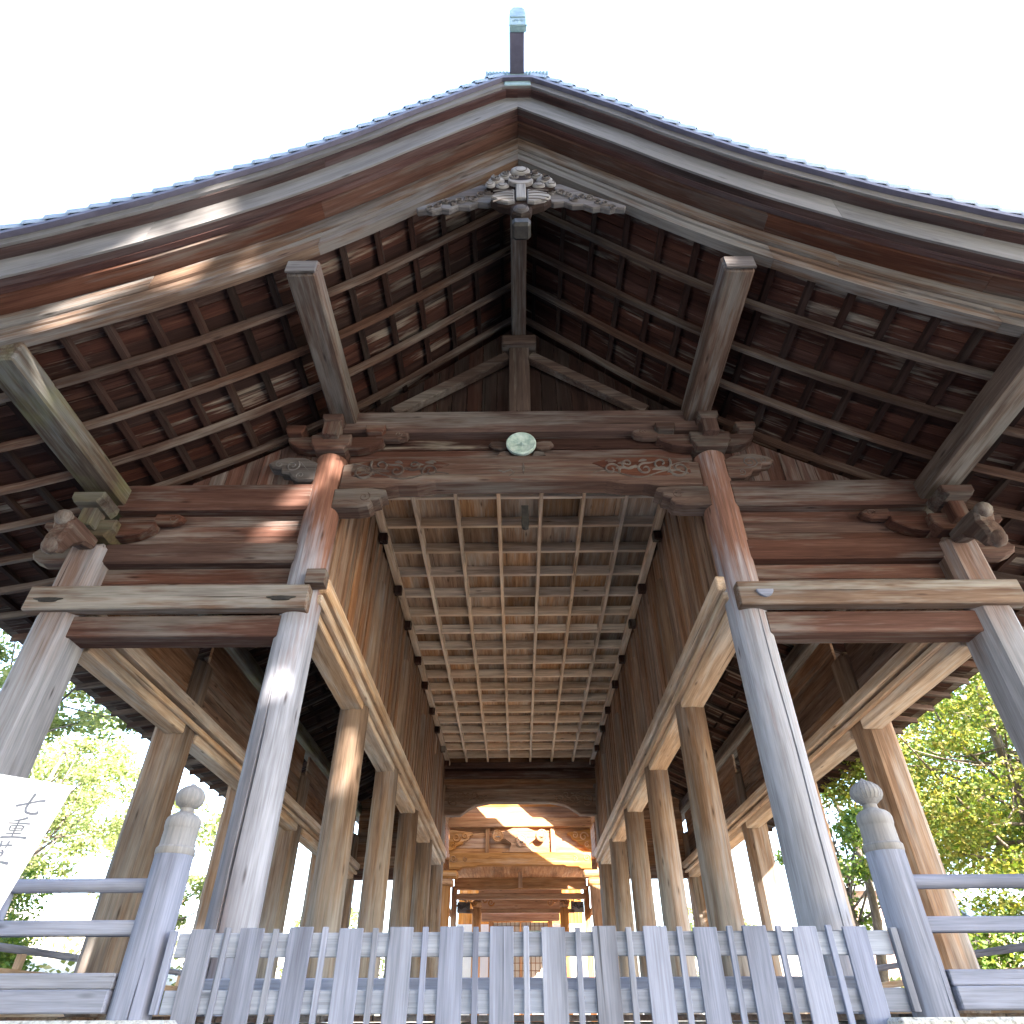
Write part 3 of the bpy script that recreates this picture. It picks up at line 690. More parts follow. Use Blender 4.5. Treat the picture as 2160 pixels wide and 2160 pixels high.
# copper shingles curling over the verge
for sgn in (-1, 1):
    x = 0.17
    while x < 7.1:
        st = 0.155+0.02*min(1, x/4); V, F = [], []
        ts = np.linspace(0, 1, 9)
        for u in (0, 1):
            for t in ts:
                if t < 0.7:
                    a = (t/0.7)*math.pi/2; yy = 3.195+0.26*(1-math.cos(a)); nn = 0.955+0.27*math.sin(a)
                else:
                    yy = 3.455+(t-0.7)/0.3*0.95; nn = 1.225+(t-0.7)/0.3*0.05
                xx = sgn*(x+u*(st+0.03)+0.20*min(1, t/0.7)**1.5)
                lift = 0.034*u
                for th in (0, 0.02): V.append((xx, yy-(0.015*u if t < 0.5 else 0), Bn(min(abs(xx), 7.5)*sgn, nn+lift+th)))
        m = len(ts)*2
        for i in range(len(ts)-1):
            a, b = 2*i, 2*i+2
            F += [[a+1, b+1, m+b+1, m+a+1], [a, m+a, m+b, b], [m+a, m+a+1, m+b+1, m+b], [a+1, a, b, b+1]]
        F += [[0, 1, m+1, m], [m-2, 2*m-2, 2*m-1, m-1]]
        me = make_mesh('shingle', V, F); fix_normals(me)
        link('shingle', me, 'shingle', hall)
        x += st
    sweep('roof_covering', rect(4.35, 21.4, 0.955, 1.265), sgn*0.0, sgn*7.3, 'shingle', hall, 24)

# --- ridge
rz = 9.74
rb = box('ridge_base', (-0.43, 0.43), (3.36, 21.4), (rz-0.30, rz+0.34), 'copper', hall, grain=1, c=0.05)
for k in range(19):
    x = -0.40+0.8*k/18
    if abs(x) < 0.11: continue
    box('ridge_rib', (x-0.013, x+0.013), (3.33, 3.37), (rz-0.2, rz+0.24), 'copper', rb, c=0.006)
rdg = box('ridge_crest', (-0.095, 0.095), (2.90, 21.2), (9.97, 10.62), 'slate', hall, grain=1, c=0.01, label='dark ridge crest projecting over the gable')
cap = [(-0.105, 9.96), (0.105, 9.96), (0.108, 10.40), (0.10, 10.60), (0.06, 10.70), (-0.06, 10.70), (-0.10, 10.60), (-0.108, 10.40)]
rc = plate('ridge_end_cap', cap, 0.07, 'copper', rdg, (0.015, 2.86, 0), 0.012)
box('cap_band', (-0.112+0.015, 0.112+0.015), (2.81, 2.83), (9.955, 9.99), 'copper', rdg, c=0.004)
box('cap_band', (-0.10+0.015, 0.10+0.015), (2.815, 2.83), (10.28, 10.30), 'copper', rdg, c=0.004)
link('cap_emblem', ribbon_mesh('cap_emblem', [spiral(-0.045+0.015, 10.15, 0.04, 1.2, 0, 0.006, 0.01), spiral(0.045+0.015, 10.15, 0.04, 1.2, 3, 0.006, 0.01, -1), [(0.015, 10.06, .006, .01), (0.015, 10.24, .006, .01)]]), 'copper', rdg, (0, 2.826, 0))
box('ridge_plate', (-0.165, 0.165), (3.225, 3.26), (Bn(0.17, 0.80), Bn(0.17, 0.895)), 'copper', hall, c=0.01)
for sgn in (-1, 1):
    for k in range(8):
        xx = sgn*(0.46+0.065*k)
        box('wing_rib', tuple(sorted((xx-0.018, xx+0.018))), (3.34, 3.9), (Bn(xx, 1.0), Bn(xx, 1.0)+0.26-0.012*k), 'copper', rb, c=0.012)

# --- gable pendant (carved) under the apex
pend = link('gable_pendant', plate_mesh('gable_pendant', [(0, 7.80), (0.10, 7.76), (0.16, 7.66), (0.28, 7.56), (0.36, 7.46), (0.38, 7.36), (0.30, 7.28), (0.20, 7.22), (0.30, 7.14), (0.33, 7.05), (0.25, 6.94), (0.12, 6.88), (0.10, 6.78), (0.0, 6.72), (-0.10, 6.78), (-0.12, 6.88), (-0.25, 6.94), (-0.33, 7.05), (-0.30, 7.14), (-0.20, 7.22), (-0.30, 7.28), (-0.38, 7.36), (-0.36, 7.46), (-0.28, 7.56), (-0.16, 7.66), (-0.10, 7.76)], 0.10, 0.02), 'batten', hall, (0.02, 3.62, 0), None, 'pale carved wooden pendant under the gable apex')  # dark backing stands in for shade between the pale lobes
def dome(x, z, rx, rz_, h, mat='carve_pale', y=3.57):
    V, F, wc = [], [], []; R = 18; K = 5
    for k in range(K+1):
        a = k/K*math.pi/2
        for i in range(R):
            t = 2*math.pi*i/R; rr = math.cos(a)
            V.append((rx*rr*math.cos(t), -h*math.sin(a), rz_*rr*math.sin(t))); wc.append(V[-1])
    for k in range(K):
        for i in range(R):
            j = (i+1) % R; F.append([k*R+i, k*R+j, (k+1)*R+j, (k+1)*R+i])
    me = make_mesh('cloud_lobe', V, F, wc, True)
    o = link('cloud_lobe', me, mat, pend, (x+0.02, y, z))
    q = 1 if x >= 0 else -1
    link('chisel_scroll', ribbon_mesh('chisel_scroll', [spiral(0, 0, min(rx, rz_)*0.82, 1.6, 1.2 if q > 0 else 1.9, 0.007, 0.012, -q)]), 'carve', o, (x+0.02, y-h*0.75, z))
    return o
dome(0, 7.68, 0.115, 0.10, 0.04)
for s in (-1, 1):
    dome(s*0.17, 7.56, 0.085, 0.075, 0.032); dome(s*0.27, 7.46, 0.095, 0.08, 0.034); dome(s*0.335, 7.37, 0.06, 0.075, 0.03); dome(s*0.20, 7.34, 0.075, 0.06, 0.03)
    wing = [(s*a, b) for a, b in ((0.07, 7.20), (0.16, 7.17), (0.29, 7.12), (0.325, 7.05), (0.25, 6.96), (0.14, 6.92), (0.07, 6.94))]
    wg = plate('leaf_wing', wing, 0.05, 'carve_pale', pend, (0.02, 3.555, 0), 0.014)
    P = [[(s*(0.08+0.22*t), 7.15-k*0.055-0.02*t*k+0.02*math.sin(3*t), 0.012*(1-0.5*t), 0.014) for t in np.linspace(0, 1, 8)] for k in range(4)]
    link('leaf_vein', ribbon_mesh('leaf_vein', P), 'carve', wg, (0.02, 3.532, 0))
    link('scroll', ribbon_mesh('scroll', [spiral(s*0.085, 7.47, 0.055, 1.2, 0.4, 0.012, 0.02, s), spiral(s*0.27, 7.46, 0.06, 1.3, 2, 0.010, 0.016, -s), spiral(s*0.17, 7.57, 0.05, 1.3, 1, 0.009, 0.016, s)]), 'carve', pend, (0.02, 3.53, 0))
cres = [(0.14*math.cos(t), 7.40+0.095*math.sin(t)) for t in np.linspace(math.pi*1.02, math.pi*1.98, 14)]+[(0.125*math.cos(t), 7.435+0.06*math.sin(t)) for t in np.linspace(math.pi*1.95, math.pi*1.05, 14)]
plate('crescent', cres, 0.06, 'carve_pale', pend, (0.02, 3.55, 0), 0.008)
plate('recess_shade_plate', [(0.12*math.cos(t), 7.435+0.05*math.sin(t)) for t in np.linspace(math.pi, 2*math.pi, 12)], 0.03, 'iron', pend, (0.02, 3.572, 0), 0.004)  # black plate painted in as the shade of a recess
box('center_plaque', (-0.055+0.02, 0.055+0.02), (3.525, 3.57), (7.0, 7.31), 'carve_pale', pend, c=0.02)
dome(0, 6.84, 0.085, 0.085, 0.03, 'carve')
box('purlin_end_block', (-0.10+0.02, 0.10+0.02), (3.60, 3.80), (6.60, 6.74), 'iron', pend, c=0.03)  # black block standing in for the dark ridge purlin end
for s in (-1, 1):
    o = [(0.20, 7.46), (0.45, 7.50), (0.8, 7.23), (1.14, 7.00), (1.12, 6.93), (1.02, 6.95), (0.96, 6.92), (0.86, 6.97), (0.78, 6.95), (0.68, 7.03), (0.56, 7.02), (0.47, 7.09), (0.36, 7.07), (0.28, 7.12)]
    fn = plate('pendant_fin', [(s*a, b) for a, b in o], 0.07, 'carve', pend, (0.02, 3.66, 0), 0.014)
    P = []
    rnd = random.Random(5 if s > 0 else 6)
    for k in range(9):
        cx = 0.36+0.078*k; cz = 7.30-0.036*k+rnd.uniform(-0.06, 0.05)
        P.append(spiral(s*cx, cz, 0.062-0.002*k, 1.2, rnd.uniform(0, 6), 0.010, 0.02, 1 if k % 2 else -1, (s*(cx-0.07), cz+0.04)))
    link('relief_carving', ribbon_mesh('relief_carving', P), 'carve', fn, (0.02, 3.622, 0))

# --- coffered ceiling
CZ = 6.08; cxs = [-2.2+4.4*k/7 for k in range(8)]; cys = [6.12+0.7065*k for k in range(21)]
for j in range(20):
    for i in range(7):
        box('ceiling_panel', (cxs[i]+0.004, cxs[i+1]-0.004), (cys[j]+0.004, cys[j+1]-0.004), (CZ+0.185, CZ+0.203), 'ceiling', hall, grain=1, c=0.002)
for x in cxs[1:-1]: box('ceiling_bar', (x-0.03, x+0.03), (6.12, 20.2), (CZ, CZ+0.182), 'bar', hall, grain=1, c=0.008)
for j, y in enumerate(cys[1:]): box('ceiling_bar', (-2.17, 2.17), (y-0.03, y+0.03), (CZ+0.006, CZ+0.183), 'bar', hall, grain=0, c=0.008)
for sgn in (-1, 1):
    box('ceiling_cornice', tuple(sorted((sgn*2.05, sgn*2.165))), (6.16, 19.9), (CZ-0.11, CZ-0.004), 'tan', hall, grain=1, c=0.012)
    for y in ROWS[:-1]:
        for f in (0.35, 0.80): box('cornice_peg', tuple(sorted((sgn*2.04, sgn*2.165))), (y+2.82*f-0.06, y+2.82*f+0.06), (CZ-0.26, CZ-0.115), 'roof', hall, c=0.006)

# --- nave side walls: beams, rails and upright planks
for sgn in (-1, 1):
    X = lambda a, b: tuple(sorted((sgn*a, sgn*b)))
    for y0, y1 in zip(ROWS[:-1], ROWS[1:]):
        box('nave_beam', X(2.15, 2.45), (y0+0.16, y1-0.16), (3.34, 3.62), 'tan', hall, c=0.012)
    box('nave_rail', X(2.075, 2.148), (5.92, 20.1), (3.42, 3.52), 'tan', hall, c=0.012)
    box('nave_rail', X(2.03, 2.148), (5.92, 20.1), (3.54, 3.71), 'tan', hall, c=0.014)
    for y0, y1 in zip(ROWS[:-1], ROWS[1:]):
        n = 15; w = (y1-y0-0.34)/n
        for k in range(n):
            o = 0.018 if k % 2 else 0.0
            box('wall_plank', X(2.19-o, 2.235), (y0+0.17+k*w+0.004, y0+0.17+(k+1)*w-0.004), (3.63, CZ+0.18), 'wall', hall, grain=2, c=0.006)
    for y0 in ROWS[1:-1]: box('pillar_cap_block', X(2.17, 2.24), (y0-0.165, y0+0.165), (5.38, CZ-0.17), 'wall', hall, grain=2, c=0.006)
    # outer wall line
    for y0, y1 in zip(ROWS[:-1], ROWS[1:]):
        box('eave_beam', X(4.47, 4.73), (y0+0.2, y1-0.2), (3.02, 3.28), 'tan', hall, c=0.012)
        z = 3.40
        for k in range(4):
            h = 0.30; box('wall_board', X(4.60, 4.64), (y0+0.2, y1-0.2), (z, z+h-0.005), 'wall', hall, grain=1, c=0.004); z += h
    box('eave_rail', X(4.40, 4.468), (5.95, 20.1), (3.13, 3.20), 'tan', hall, c=0.012)
    box('eave_rail', X(4.36, 4.59), (5.95, 20.1), (3.24, 3.395), 'tan', hall, c=0.014)
    # back row
    box('back_beam', X(2.42, 4.52), (19.9, 20.12), (3.02, 3.28), 'red', hall, c=0.012)
    z = 3.285
    for k in range(6):
        box('board', X(2.42, 4.55), (19.98, 20.03), (z, z+0.30), 'wall', hall, c=0.004); z += 0.303

# --- back wall of the nave with its arched beam
ab = [(-2.3, 4.60), (-1.70, 4.60), (-1.62, 4.66), (-1.40, 4.80), (-1.28, 4.86), (-0.85, 4.93), (0.85, 4.93), (1.28, 4.86), (1.40, 4.80), (1.62, 4.66), (1.70, 4.60), (2.3, 4.60), (2.3, 5.31), (-2.3, 5.31)]
arch2 = plate('rainbow_beam', ab, 0.25, 'wall', hall, (0, 20.0, 0), 0.02)
for sgn in (-1, 1):
    P = [[(sgn*(2.05-a), b, c, d) for a, b, c, d in q] for q in vine(1, 0.03, 5.07, 1.1, 0.34, 0.016, 0.03)]
    link('relief_carving', ribbon_mesh('relief_carving', P), 'wall', arch2, (0, 19.872, 0))
z = 5.315
for k, (h, m, o) in enumerate(((0.14, 'wall', 0), (0.15, 'wall', 0), (0.20, 'red', 0.06), (0.10, 'roof', 0), (0.16, 'red', 0.08), (0.14, 'wall', 0))):
    box('back_board', (-2.35, 2.35), (19.97-o, 20.04), (z, z+h-0.004), m, hall, c=0.006); z += h

# ------------------------------------------------------------------ inner hall behind (seen through the nave)
ih = empty('inner_hall', (0, 28, FL), 'sunlit honey coloured inner shrine building seen at the end of the nave', 'shrine building')
IY = 25.0
for sgn in (-1, 1):
    X = lambda a, b: tuple(sorted((sgn*a, sgn*b)))
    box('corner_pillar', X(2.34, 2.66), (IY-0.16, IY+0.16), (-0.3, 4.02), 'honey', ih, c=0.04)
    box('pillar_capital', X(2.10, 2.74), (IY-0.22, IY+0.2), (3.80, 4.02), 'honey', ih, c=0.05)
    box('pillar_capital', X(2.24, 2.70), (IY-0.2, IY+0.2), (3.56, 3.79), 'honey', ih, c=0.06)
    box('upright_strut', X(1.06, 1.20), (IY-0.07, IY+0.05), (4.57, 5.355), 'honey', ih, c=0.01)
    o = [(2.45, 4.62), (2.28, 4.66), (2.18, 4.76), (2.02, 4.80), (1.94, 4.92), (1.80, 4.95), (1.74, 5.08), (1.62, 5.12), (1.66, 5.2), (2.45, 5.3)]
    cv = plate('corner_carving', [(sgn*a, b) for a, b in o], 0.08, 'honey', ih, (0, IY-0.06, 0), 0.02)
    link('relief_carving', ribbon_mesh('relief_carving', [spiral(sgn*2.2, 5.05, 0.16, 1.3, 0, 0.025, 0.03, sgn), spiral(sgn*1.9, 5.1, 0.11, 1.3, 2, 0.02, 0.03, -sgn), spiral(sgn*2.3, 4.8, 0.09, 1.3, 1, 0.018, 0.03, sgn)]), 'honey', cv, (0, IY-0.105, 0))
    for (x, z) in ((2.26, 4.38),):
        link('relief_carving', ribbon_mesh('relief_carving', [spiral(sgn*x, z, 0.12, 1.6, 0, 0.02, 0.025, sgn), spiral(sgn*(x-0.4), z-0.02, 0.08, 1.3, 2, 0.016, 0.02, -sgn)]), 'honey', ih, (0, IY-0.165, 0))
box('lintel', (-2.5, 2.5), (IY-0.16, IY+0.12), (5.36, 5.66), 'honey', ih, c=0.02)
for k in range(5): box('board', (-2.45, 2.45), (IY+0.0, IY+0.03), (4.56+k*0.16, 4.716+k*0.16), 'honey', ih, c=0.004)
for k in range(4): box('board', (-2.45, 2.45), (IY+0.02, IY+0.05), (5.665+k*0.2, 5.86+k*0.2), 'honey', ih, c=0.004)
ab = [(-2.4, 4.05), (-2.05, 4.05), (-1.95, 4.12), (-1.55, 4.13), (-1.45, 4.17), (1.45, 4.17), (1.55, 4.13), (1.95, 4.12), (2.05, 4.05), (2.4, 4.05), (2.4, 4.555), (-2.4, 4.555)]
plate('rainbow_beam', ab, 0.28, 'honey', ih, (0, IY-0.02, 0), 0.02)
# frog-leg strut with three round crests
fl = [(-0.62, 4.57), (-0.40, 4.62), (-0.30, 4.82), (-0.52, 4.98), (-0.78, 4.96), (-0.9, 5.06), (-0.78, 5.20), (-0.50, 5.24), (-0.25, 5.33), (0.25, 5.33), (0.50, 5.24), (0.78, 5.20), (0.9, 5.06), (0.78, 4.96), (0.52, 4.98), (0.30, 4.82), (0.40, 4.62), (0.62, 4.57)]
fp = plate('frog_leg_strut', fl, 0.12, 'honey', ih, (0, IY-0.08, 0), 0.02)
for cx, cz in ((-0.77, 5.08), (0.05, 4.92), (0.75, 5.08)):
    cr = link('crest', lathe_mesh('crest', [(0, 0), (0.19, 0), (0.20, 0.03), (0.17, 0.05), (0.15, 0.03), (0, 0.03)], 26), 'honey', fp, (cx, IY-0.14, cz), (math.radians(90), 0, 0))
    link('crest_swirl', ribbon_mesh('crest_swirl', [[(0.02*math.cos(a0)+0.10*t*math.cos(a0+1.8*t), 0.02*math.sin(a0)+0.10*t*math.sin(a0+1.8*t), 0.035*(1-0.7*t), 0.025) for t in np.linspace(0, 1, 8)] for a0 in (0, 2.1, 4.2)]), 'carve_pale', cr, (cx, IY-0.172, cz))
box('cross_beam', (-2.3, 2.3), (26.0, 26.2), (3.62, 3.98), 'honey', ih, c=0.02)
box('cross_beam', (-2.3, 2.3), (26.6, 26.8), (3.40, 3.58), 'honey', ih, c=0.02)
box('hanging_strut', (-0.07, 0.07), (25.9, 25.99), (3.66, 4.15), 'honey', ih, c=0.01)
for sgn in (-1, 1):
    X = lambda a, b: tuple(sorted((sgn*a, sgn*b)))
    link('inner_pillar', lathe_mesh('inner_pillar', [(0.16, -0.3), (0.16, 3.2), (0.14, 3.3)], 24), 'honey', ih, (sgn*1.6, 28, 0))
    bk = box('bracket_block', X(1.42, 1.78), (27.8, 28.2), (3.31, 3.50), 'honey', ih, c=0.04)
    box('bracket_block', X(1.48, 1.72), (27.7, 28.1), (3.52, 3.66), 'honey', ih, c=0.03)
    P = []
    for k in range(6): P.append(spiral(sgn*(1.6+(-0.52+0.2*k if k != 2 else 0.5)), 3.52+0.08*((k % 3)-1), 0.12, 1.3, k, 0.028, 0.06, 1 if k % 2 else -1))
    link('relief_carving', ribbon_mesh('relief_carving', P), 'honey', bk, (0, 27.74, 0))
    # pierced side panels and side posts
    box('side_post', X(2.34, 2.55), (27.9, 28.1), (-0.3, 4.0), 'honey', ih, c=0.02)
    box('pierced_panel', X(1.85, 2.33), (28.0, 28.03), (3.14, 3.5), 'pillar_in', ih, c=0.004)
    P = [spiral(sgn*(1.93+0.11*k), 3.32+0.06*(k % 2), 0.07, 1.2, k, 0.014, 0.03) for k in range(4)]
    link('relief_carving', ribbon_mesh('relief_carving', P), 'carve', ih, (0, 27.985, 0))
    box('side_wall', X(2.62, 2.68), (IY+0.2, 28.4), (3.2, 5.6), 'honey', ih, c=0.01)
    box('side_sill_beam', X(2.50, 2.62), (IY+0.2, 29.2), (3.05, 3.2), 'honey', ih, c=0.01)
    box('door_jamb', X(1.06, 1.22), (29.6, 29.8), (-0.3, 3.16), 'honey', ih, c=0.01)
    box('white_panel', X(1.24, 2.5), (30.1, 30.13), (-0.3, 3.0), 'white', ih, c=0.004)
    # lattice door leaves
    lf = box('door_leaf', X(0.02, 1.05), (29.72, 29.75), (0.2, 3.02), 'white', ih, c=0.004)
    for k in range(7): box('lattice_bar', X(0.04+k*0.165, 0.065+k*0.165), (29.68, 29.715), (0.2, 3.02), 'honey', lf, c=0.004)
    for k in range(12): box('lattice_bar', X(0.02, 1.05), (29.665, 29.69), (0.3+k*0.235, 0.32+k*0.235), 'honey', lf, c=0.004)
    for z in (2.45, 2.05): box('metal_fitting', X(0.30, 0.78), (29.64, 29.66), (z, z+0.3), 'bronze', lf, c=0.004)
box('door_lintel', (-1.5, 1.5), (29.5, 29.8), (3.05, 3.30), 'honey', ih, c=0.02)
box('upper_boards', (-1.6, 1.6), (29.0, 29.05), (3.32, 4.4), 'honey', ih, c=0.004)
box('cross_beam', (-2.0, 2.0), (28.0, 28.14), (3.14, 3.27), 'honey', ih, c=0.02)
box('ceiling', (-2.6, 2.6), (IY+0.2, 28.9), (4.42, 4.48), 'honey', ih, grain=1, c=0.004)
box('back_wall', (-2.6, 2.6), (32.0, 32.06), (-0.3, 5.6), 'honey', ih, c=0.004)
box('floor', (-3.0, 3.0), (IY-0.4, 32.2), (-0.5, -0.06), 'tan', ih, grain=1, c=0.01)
for sgn in (-1, 1):
    V = []; xs = np.linspace(0, 4.2, 9); 
    for y in (23.7, 28.5):
        for x in xs:
            z = 8.1-1.1*x+0.09*x*x
            V += [(sgn*x, y, z), (sgn*x, y, z+0.3)]
    m = 18; F = []
    for i in range(8):
        a = 2*i; b = a+2
        F += [[a, b, m+b, m+a], [a+1, m+a+1, m+b+1, b+1], [a, a+1, b+1, b], [m+a, m+b, m+b+1, m+a+1]]
    F += [[0, m, m+1, 1], [16, 17, m+17, m+16]]
    me = make_mesh('roof_slope', V, F, [(v[1], v[0], v[2]) for v in V]); fix_normals(me); link('roof_slope', me, 'honey', ih)
    box('purlin', tuple(sorted((sgn*2.35, sgn*2.65))), (23.9, 28.4), (5.68, 5.9), 'honey', ih, grain=1, c=0.02)

# ------------------------------------------------------------------ picket barrier across the entrance
fence = empty('picket_barrier', (0, 4.72, FL), 'low silvery picket barrier of wide and narrow boards across the entrance', 'fence')
FM = 'grey'
lefts = [-2.04, -1.745, -1.45, -1.145, -0.845, -0.54, -0.24, 0.07, 0.375, 0.68, 0.98, 1.275, 1.575, 1.875]
for i, x in enumerate(lefts):
    dz = random.uniform(-0.006, 0.006); t = random.uniform(-0.006, 0.006)
    box('wide_picket', (x, x+0.142), (4.668, 4.688), (-0.085, 0.452+dz), FM, fence, grain=2, c=0.003, rot=(0, t, 0))
    xn = x+0.142+0.058
    if i < 13: box('narrow_picket', (xn, xn+0.034), (4.662, 4.688), (-0.085, 0.452+random.uniform(-0.005, 0.005)), 'grey', fence, grain=2, c=0.003, rot=(0, random.uniform(-0.005, 0.005), 0))
box('edge_stile', (-2.165, -2.125), (4.662, 4.70), (0.035, 0.44), FM, fence, grain=2, c=0.003)
box('edge_stile', (2.155, 2.195), (4.662, 4.70), (0.035, 0.44), FM, fence, grain=2, c=0.003)
box('fence_rail', (-2.12, 2.15), (4.69, 4.725), (0.305, 0.428), 'grey_light', fence, c=0.004)
box('fence_rail', (-2.12, 2.15), (4.69, 4.725), (0.035, 0.148), 'grey_light', fence, c=0.004)
box('fence_sill', (-2.1, 2.1), (4.95, 5.05), (0.12, 0.215), 'grey_light', fence, c=0.006)
for x in (-2.04, 2.04): box('fence_foot', (x-0.04, x+0.04), (4.93, 5.07), (0.015, 0.12), FM, fence, c=0.006)

# ------------------------------------------------------------------ balustrades
def newel_body(): return [(0.120, 0.012), (0.120, 0.3), (0.118, 0.86)]
def finial(pointed):
    p = [(0.118, 0.86), (0.122, 0.865), (0.122, 0.90), (0.116, 0.905), (0.109, 0.915), (0.106, 1.01), (0.108, 1.02), (0.112, 1.03), (0.112, 1.065), (0.105, 1.085), (0.085, 1.105), (0.055, 1.118), (0.045, 1.13), (0.044, 1.15), (0.052, 1.155)]
    if pointed: p += [(0.083, 1.18), (0.098, 1.21), (0.098, 1.235), (0.082, 1.265), (0.050, 1.290), (0.018, 1.308), (0.0, 1.325)]
    else: p += [(0.080, 1.172), (0.094, 1.205), (0.095, 1.232), (0.082, 1.262), (0.055, 1.285), (0.022, 1.298), (0.018, 1.308), (0.0, 1.312)]
    return p
body = lathe_mesh('newel_post', newel_body(), 28, (-1.2, -0.3, 0.25, 0.004, 0.02), 0.008)
for sgn in (-1, 1):
    bal = empty('balustrade', (sgn*2.31, 4.75, FL), 'weathered grey balustrade with smooth round finial, left of the barrier' if sgn < 0 else 'weathered grey balustrade with ribbed pointed finial, right of the barrier', 'railing', 'balustrades either side of the entrance')
    X = lambda a, b: tuple(sorted((sgn*a, sgn*b)))
    nw = link('newel_post', body, 'grey', bal, (sgn*2.31, 4.75, 0))
    fin = link('finial', lathe_mesh('finial', finial(sgn > 0), 36), 'finial', nw, (sgn*2.31, 4.75, 0))
    if sgn > 0:
        # ribs on the onion of the right finial
        P = []
        V, F, wc = [], [], []
        for k in range(22):
            t = 2*math.pi*k/22; b0 = len(V)
            for (r, z) in ((0.082, 1.178), (0.099, 1.21), (0.099, 1.235), (0.083, 1.265), (0.05, 1.29)):
                for dt, dr in ((-0.06, 0), (0, 0.004), (0.06, 0)):
                    V.append(((r+dr)*math.cos(t+dt), (r+dr)*math.sin(t+dt), z)); wc.append(V[-1])
            for i in range(4):
                for j in range(2): a = b0+i*3+j; F.append([a, a+1, a+4, a+3])
        link('finial_ribs', make_mesh('finial_ribs', V, F, wc, True), 'finial', nw, (sgn*2.31, 4.75, 0))
    def rod(name, x0, x1, y, z, r, along='x'):
        L = abs(x1-x0); me = lathe_mesh(name, [(r, -L/2), (r, 0), (r, L/2)], 18)
        return link(name, me, 'grey', bal, ((x0+x1)/2, y, z), (0, math.radians(90), 0)) if along == 'x' else link(name, me, 'grey', bal, (y, (x0+x1)/2, z), (math.radians(90), 0, 0))
    rod('top_rail', sgn*2.40, sgn*6.3, 4.75, 0.692, 0.041)
    box('middle_rail', X(2.41, 6.2), (4.70, 4.80), (0.42, 0.50), 'grey', bal, c=0.008)
    box('bottom_board', X(2.42, 6.2), (4.665, 4.80), (0.155, 0.232), 'grey', bal, c=0.006)
    box('bottom_board', X(2.42, 6.2), (4.640, 4.80), (0.042, 0.153), 'grey', bal, c=0.008)
    for x in (3.32, 4.6, 5.98):
        box('baluster', X(x-0.05, x+0.05), (4.705, 4.795), (0.234, 0.42), 'pillar_in', bal, grain=2, c=0.006)
        box('rail_block', X(x-0.04, x+0.04), (4.715, 4.785), (0.502, 0.655), 'grey', bal, grain=2, c=0.006)
    # return along the side veranda
    rod('top_rail', 4.75, 20.5, sgn*6.0, 0.692, 0.041, 'y')
    box('middle_rail', X(5.95, 6.05), (4.82, 20.4), (0.42, 0.50), 'tan', bal, c=0.008)
    box('bottom_board', X(5.92, 6.05), (4.82, 20.4), (0.042, 0.20), 'tan', bal, c=0.008)
    for y in np.arange(6.3, 20.4, 1.55):
        box('baluster', X(5.95, 6.05), (y-0.05, y+0.05), (0.202, 0.42), 'tan', bal, grain=2, c=0.006)
        box('rail_block', X(5.96, 6.04), (y-0.04, y+0.04), (0.502, 0.655), 'tan', bal, grain=2, c=0.006)

# ------------------------------------------------------------------ signboard at the left edge
P0 = Vector((-2.895, 4.30, 0)); yaw = math.atan2(0.56, 0.828)
sign = empty('signboard', (P0.x-0.3, P0.y-0.2, -1.49), 'white signboard with grey brushed characters in front of the left railing', 'sign')
sign.rotation_euler = (0, 0, yaw)
def sgn_link(name, me, mat, y=0.0, parent=None):
    o = bpy.data.objects.new(name, me); me.materials.append(W[mat]); COL.objects.link(o); o.parent = parent or sign
    o.location = (0, 0, 0)
    WORLD_LOC[o.name] = Vector((0, 0, 0)); return o
# local x runs to the right along the board: u (leftwards from the right edge) -> x = 0.36-u ; local z = world z + 1.49
lx = lambda u: 0.361-u; lz = lambda z: z+1.49
sgn_link('panel', plate_mesh('panel', [(lx(-0.035), lz(1.183)), (lx(0.115), lz(0.36)), (lx(0.72), lz(0.36)), (lx(0.60), lz(1.20))], 0.02, 0.003), 'paper')
for u in (0.2, 0.6): 
    V, F, wc = cbox(0.04, 0.04, 2.4, 0.004, 2); V = V+np.array([lx(u), 0.035, 1.2]); sgn_link('sign_post', make_mesh('sign_post', V, F, wc), 'grey')
def stroke(pts):
    """brush stroke: (u, z, halfwidth)"""
    p = np.array([(lx(u), lz(z), w) for u, z, w in pts]); t = np.linspace(0, 1, len(p)); tt = np.linspace(0, 1, 6*len(p))
    q = np.stack([np.interp(tt, t, p[:, i]) for i in range(3)], 1)
    for _ in range(2): q[1:-1] = (q[:-2]+2*q[1:-1]+q[2:])/4
    d = np.gradient(q[:, :2], axis=0); d /= np.linalg.norm(d, axis=1)[:, None]+1e-9
    V, F = [], []
    for i in range(len(q)):
        nx, nz = -d[i, 1], d[i, 0]
        w = q[i, 2]*(0.55 if i in (0, len(q)-1) else 1)
        for y in (-0.0125, -0.0095):
            V += [(q[i, 0]+nx*w, y, q[i, 1]+nz*w), (q[i, 0]-nx*w, y, q[i, 1]-nz*w)]
    for i in range(len(q)-1):
        a, b = 4*i, 4*i+4; F += [[a, b, b+1, a+1], [a, a+2, b+2, b], [a+1, b+1, b+3, a+3]]
    F += [[0, 1, 3, 2], [len(V)-4, len(V)-2, len(V)-1, len(V)-3]]
    me = make_mesh('brush_stroke', V, F); fix_normals(me)
    return sgn_link('brush_stroke', me, 'ink')
w = 0.0065
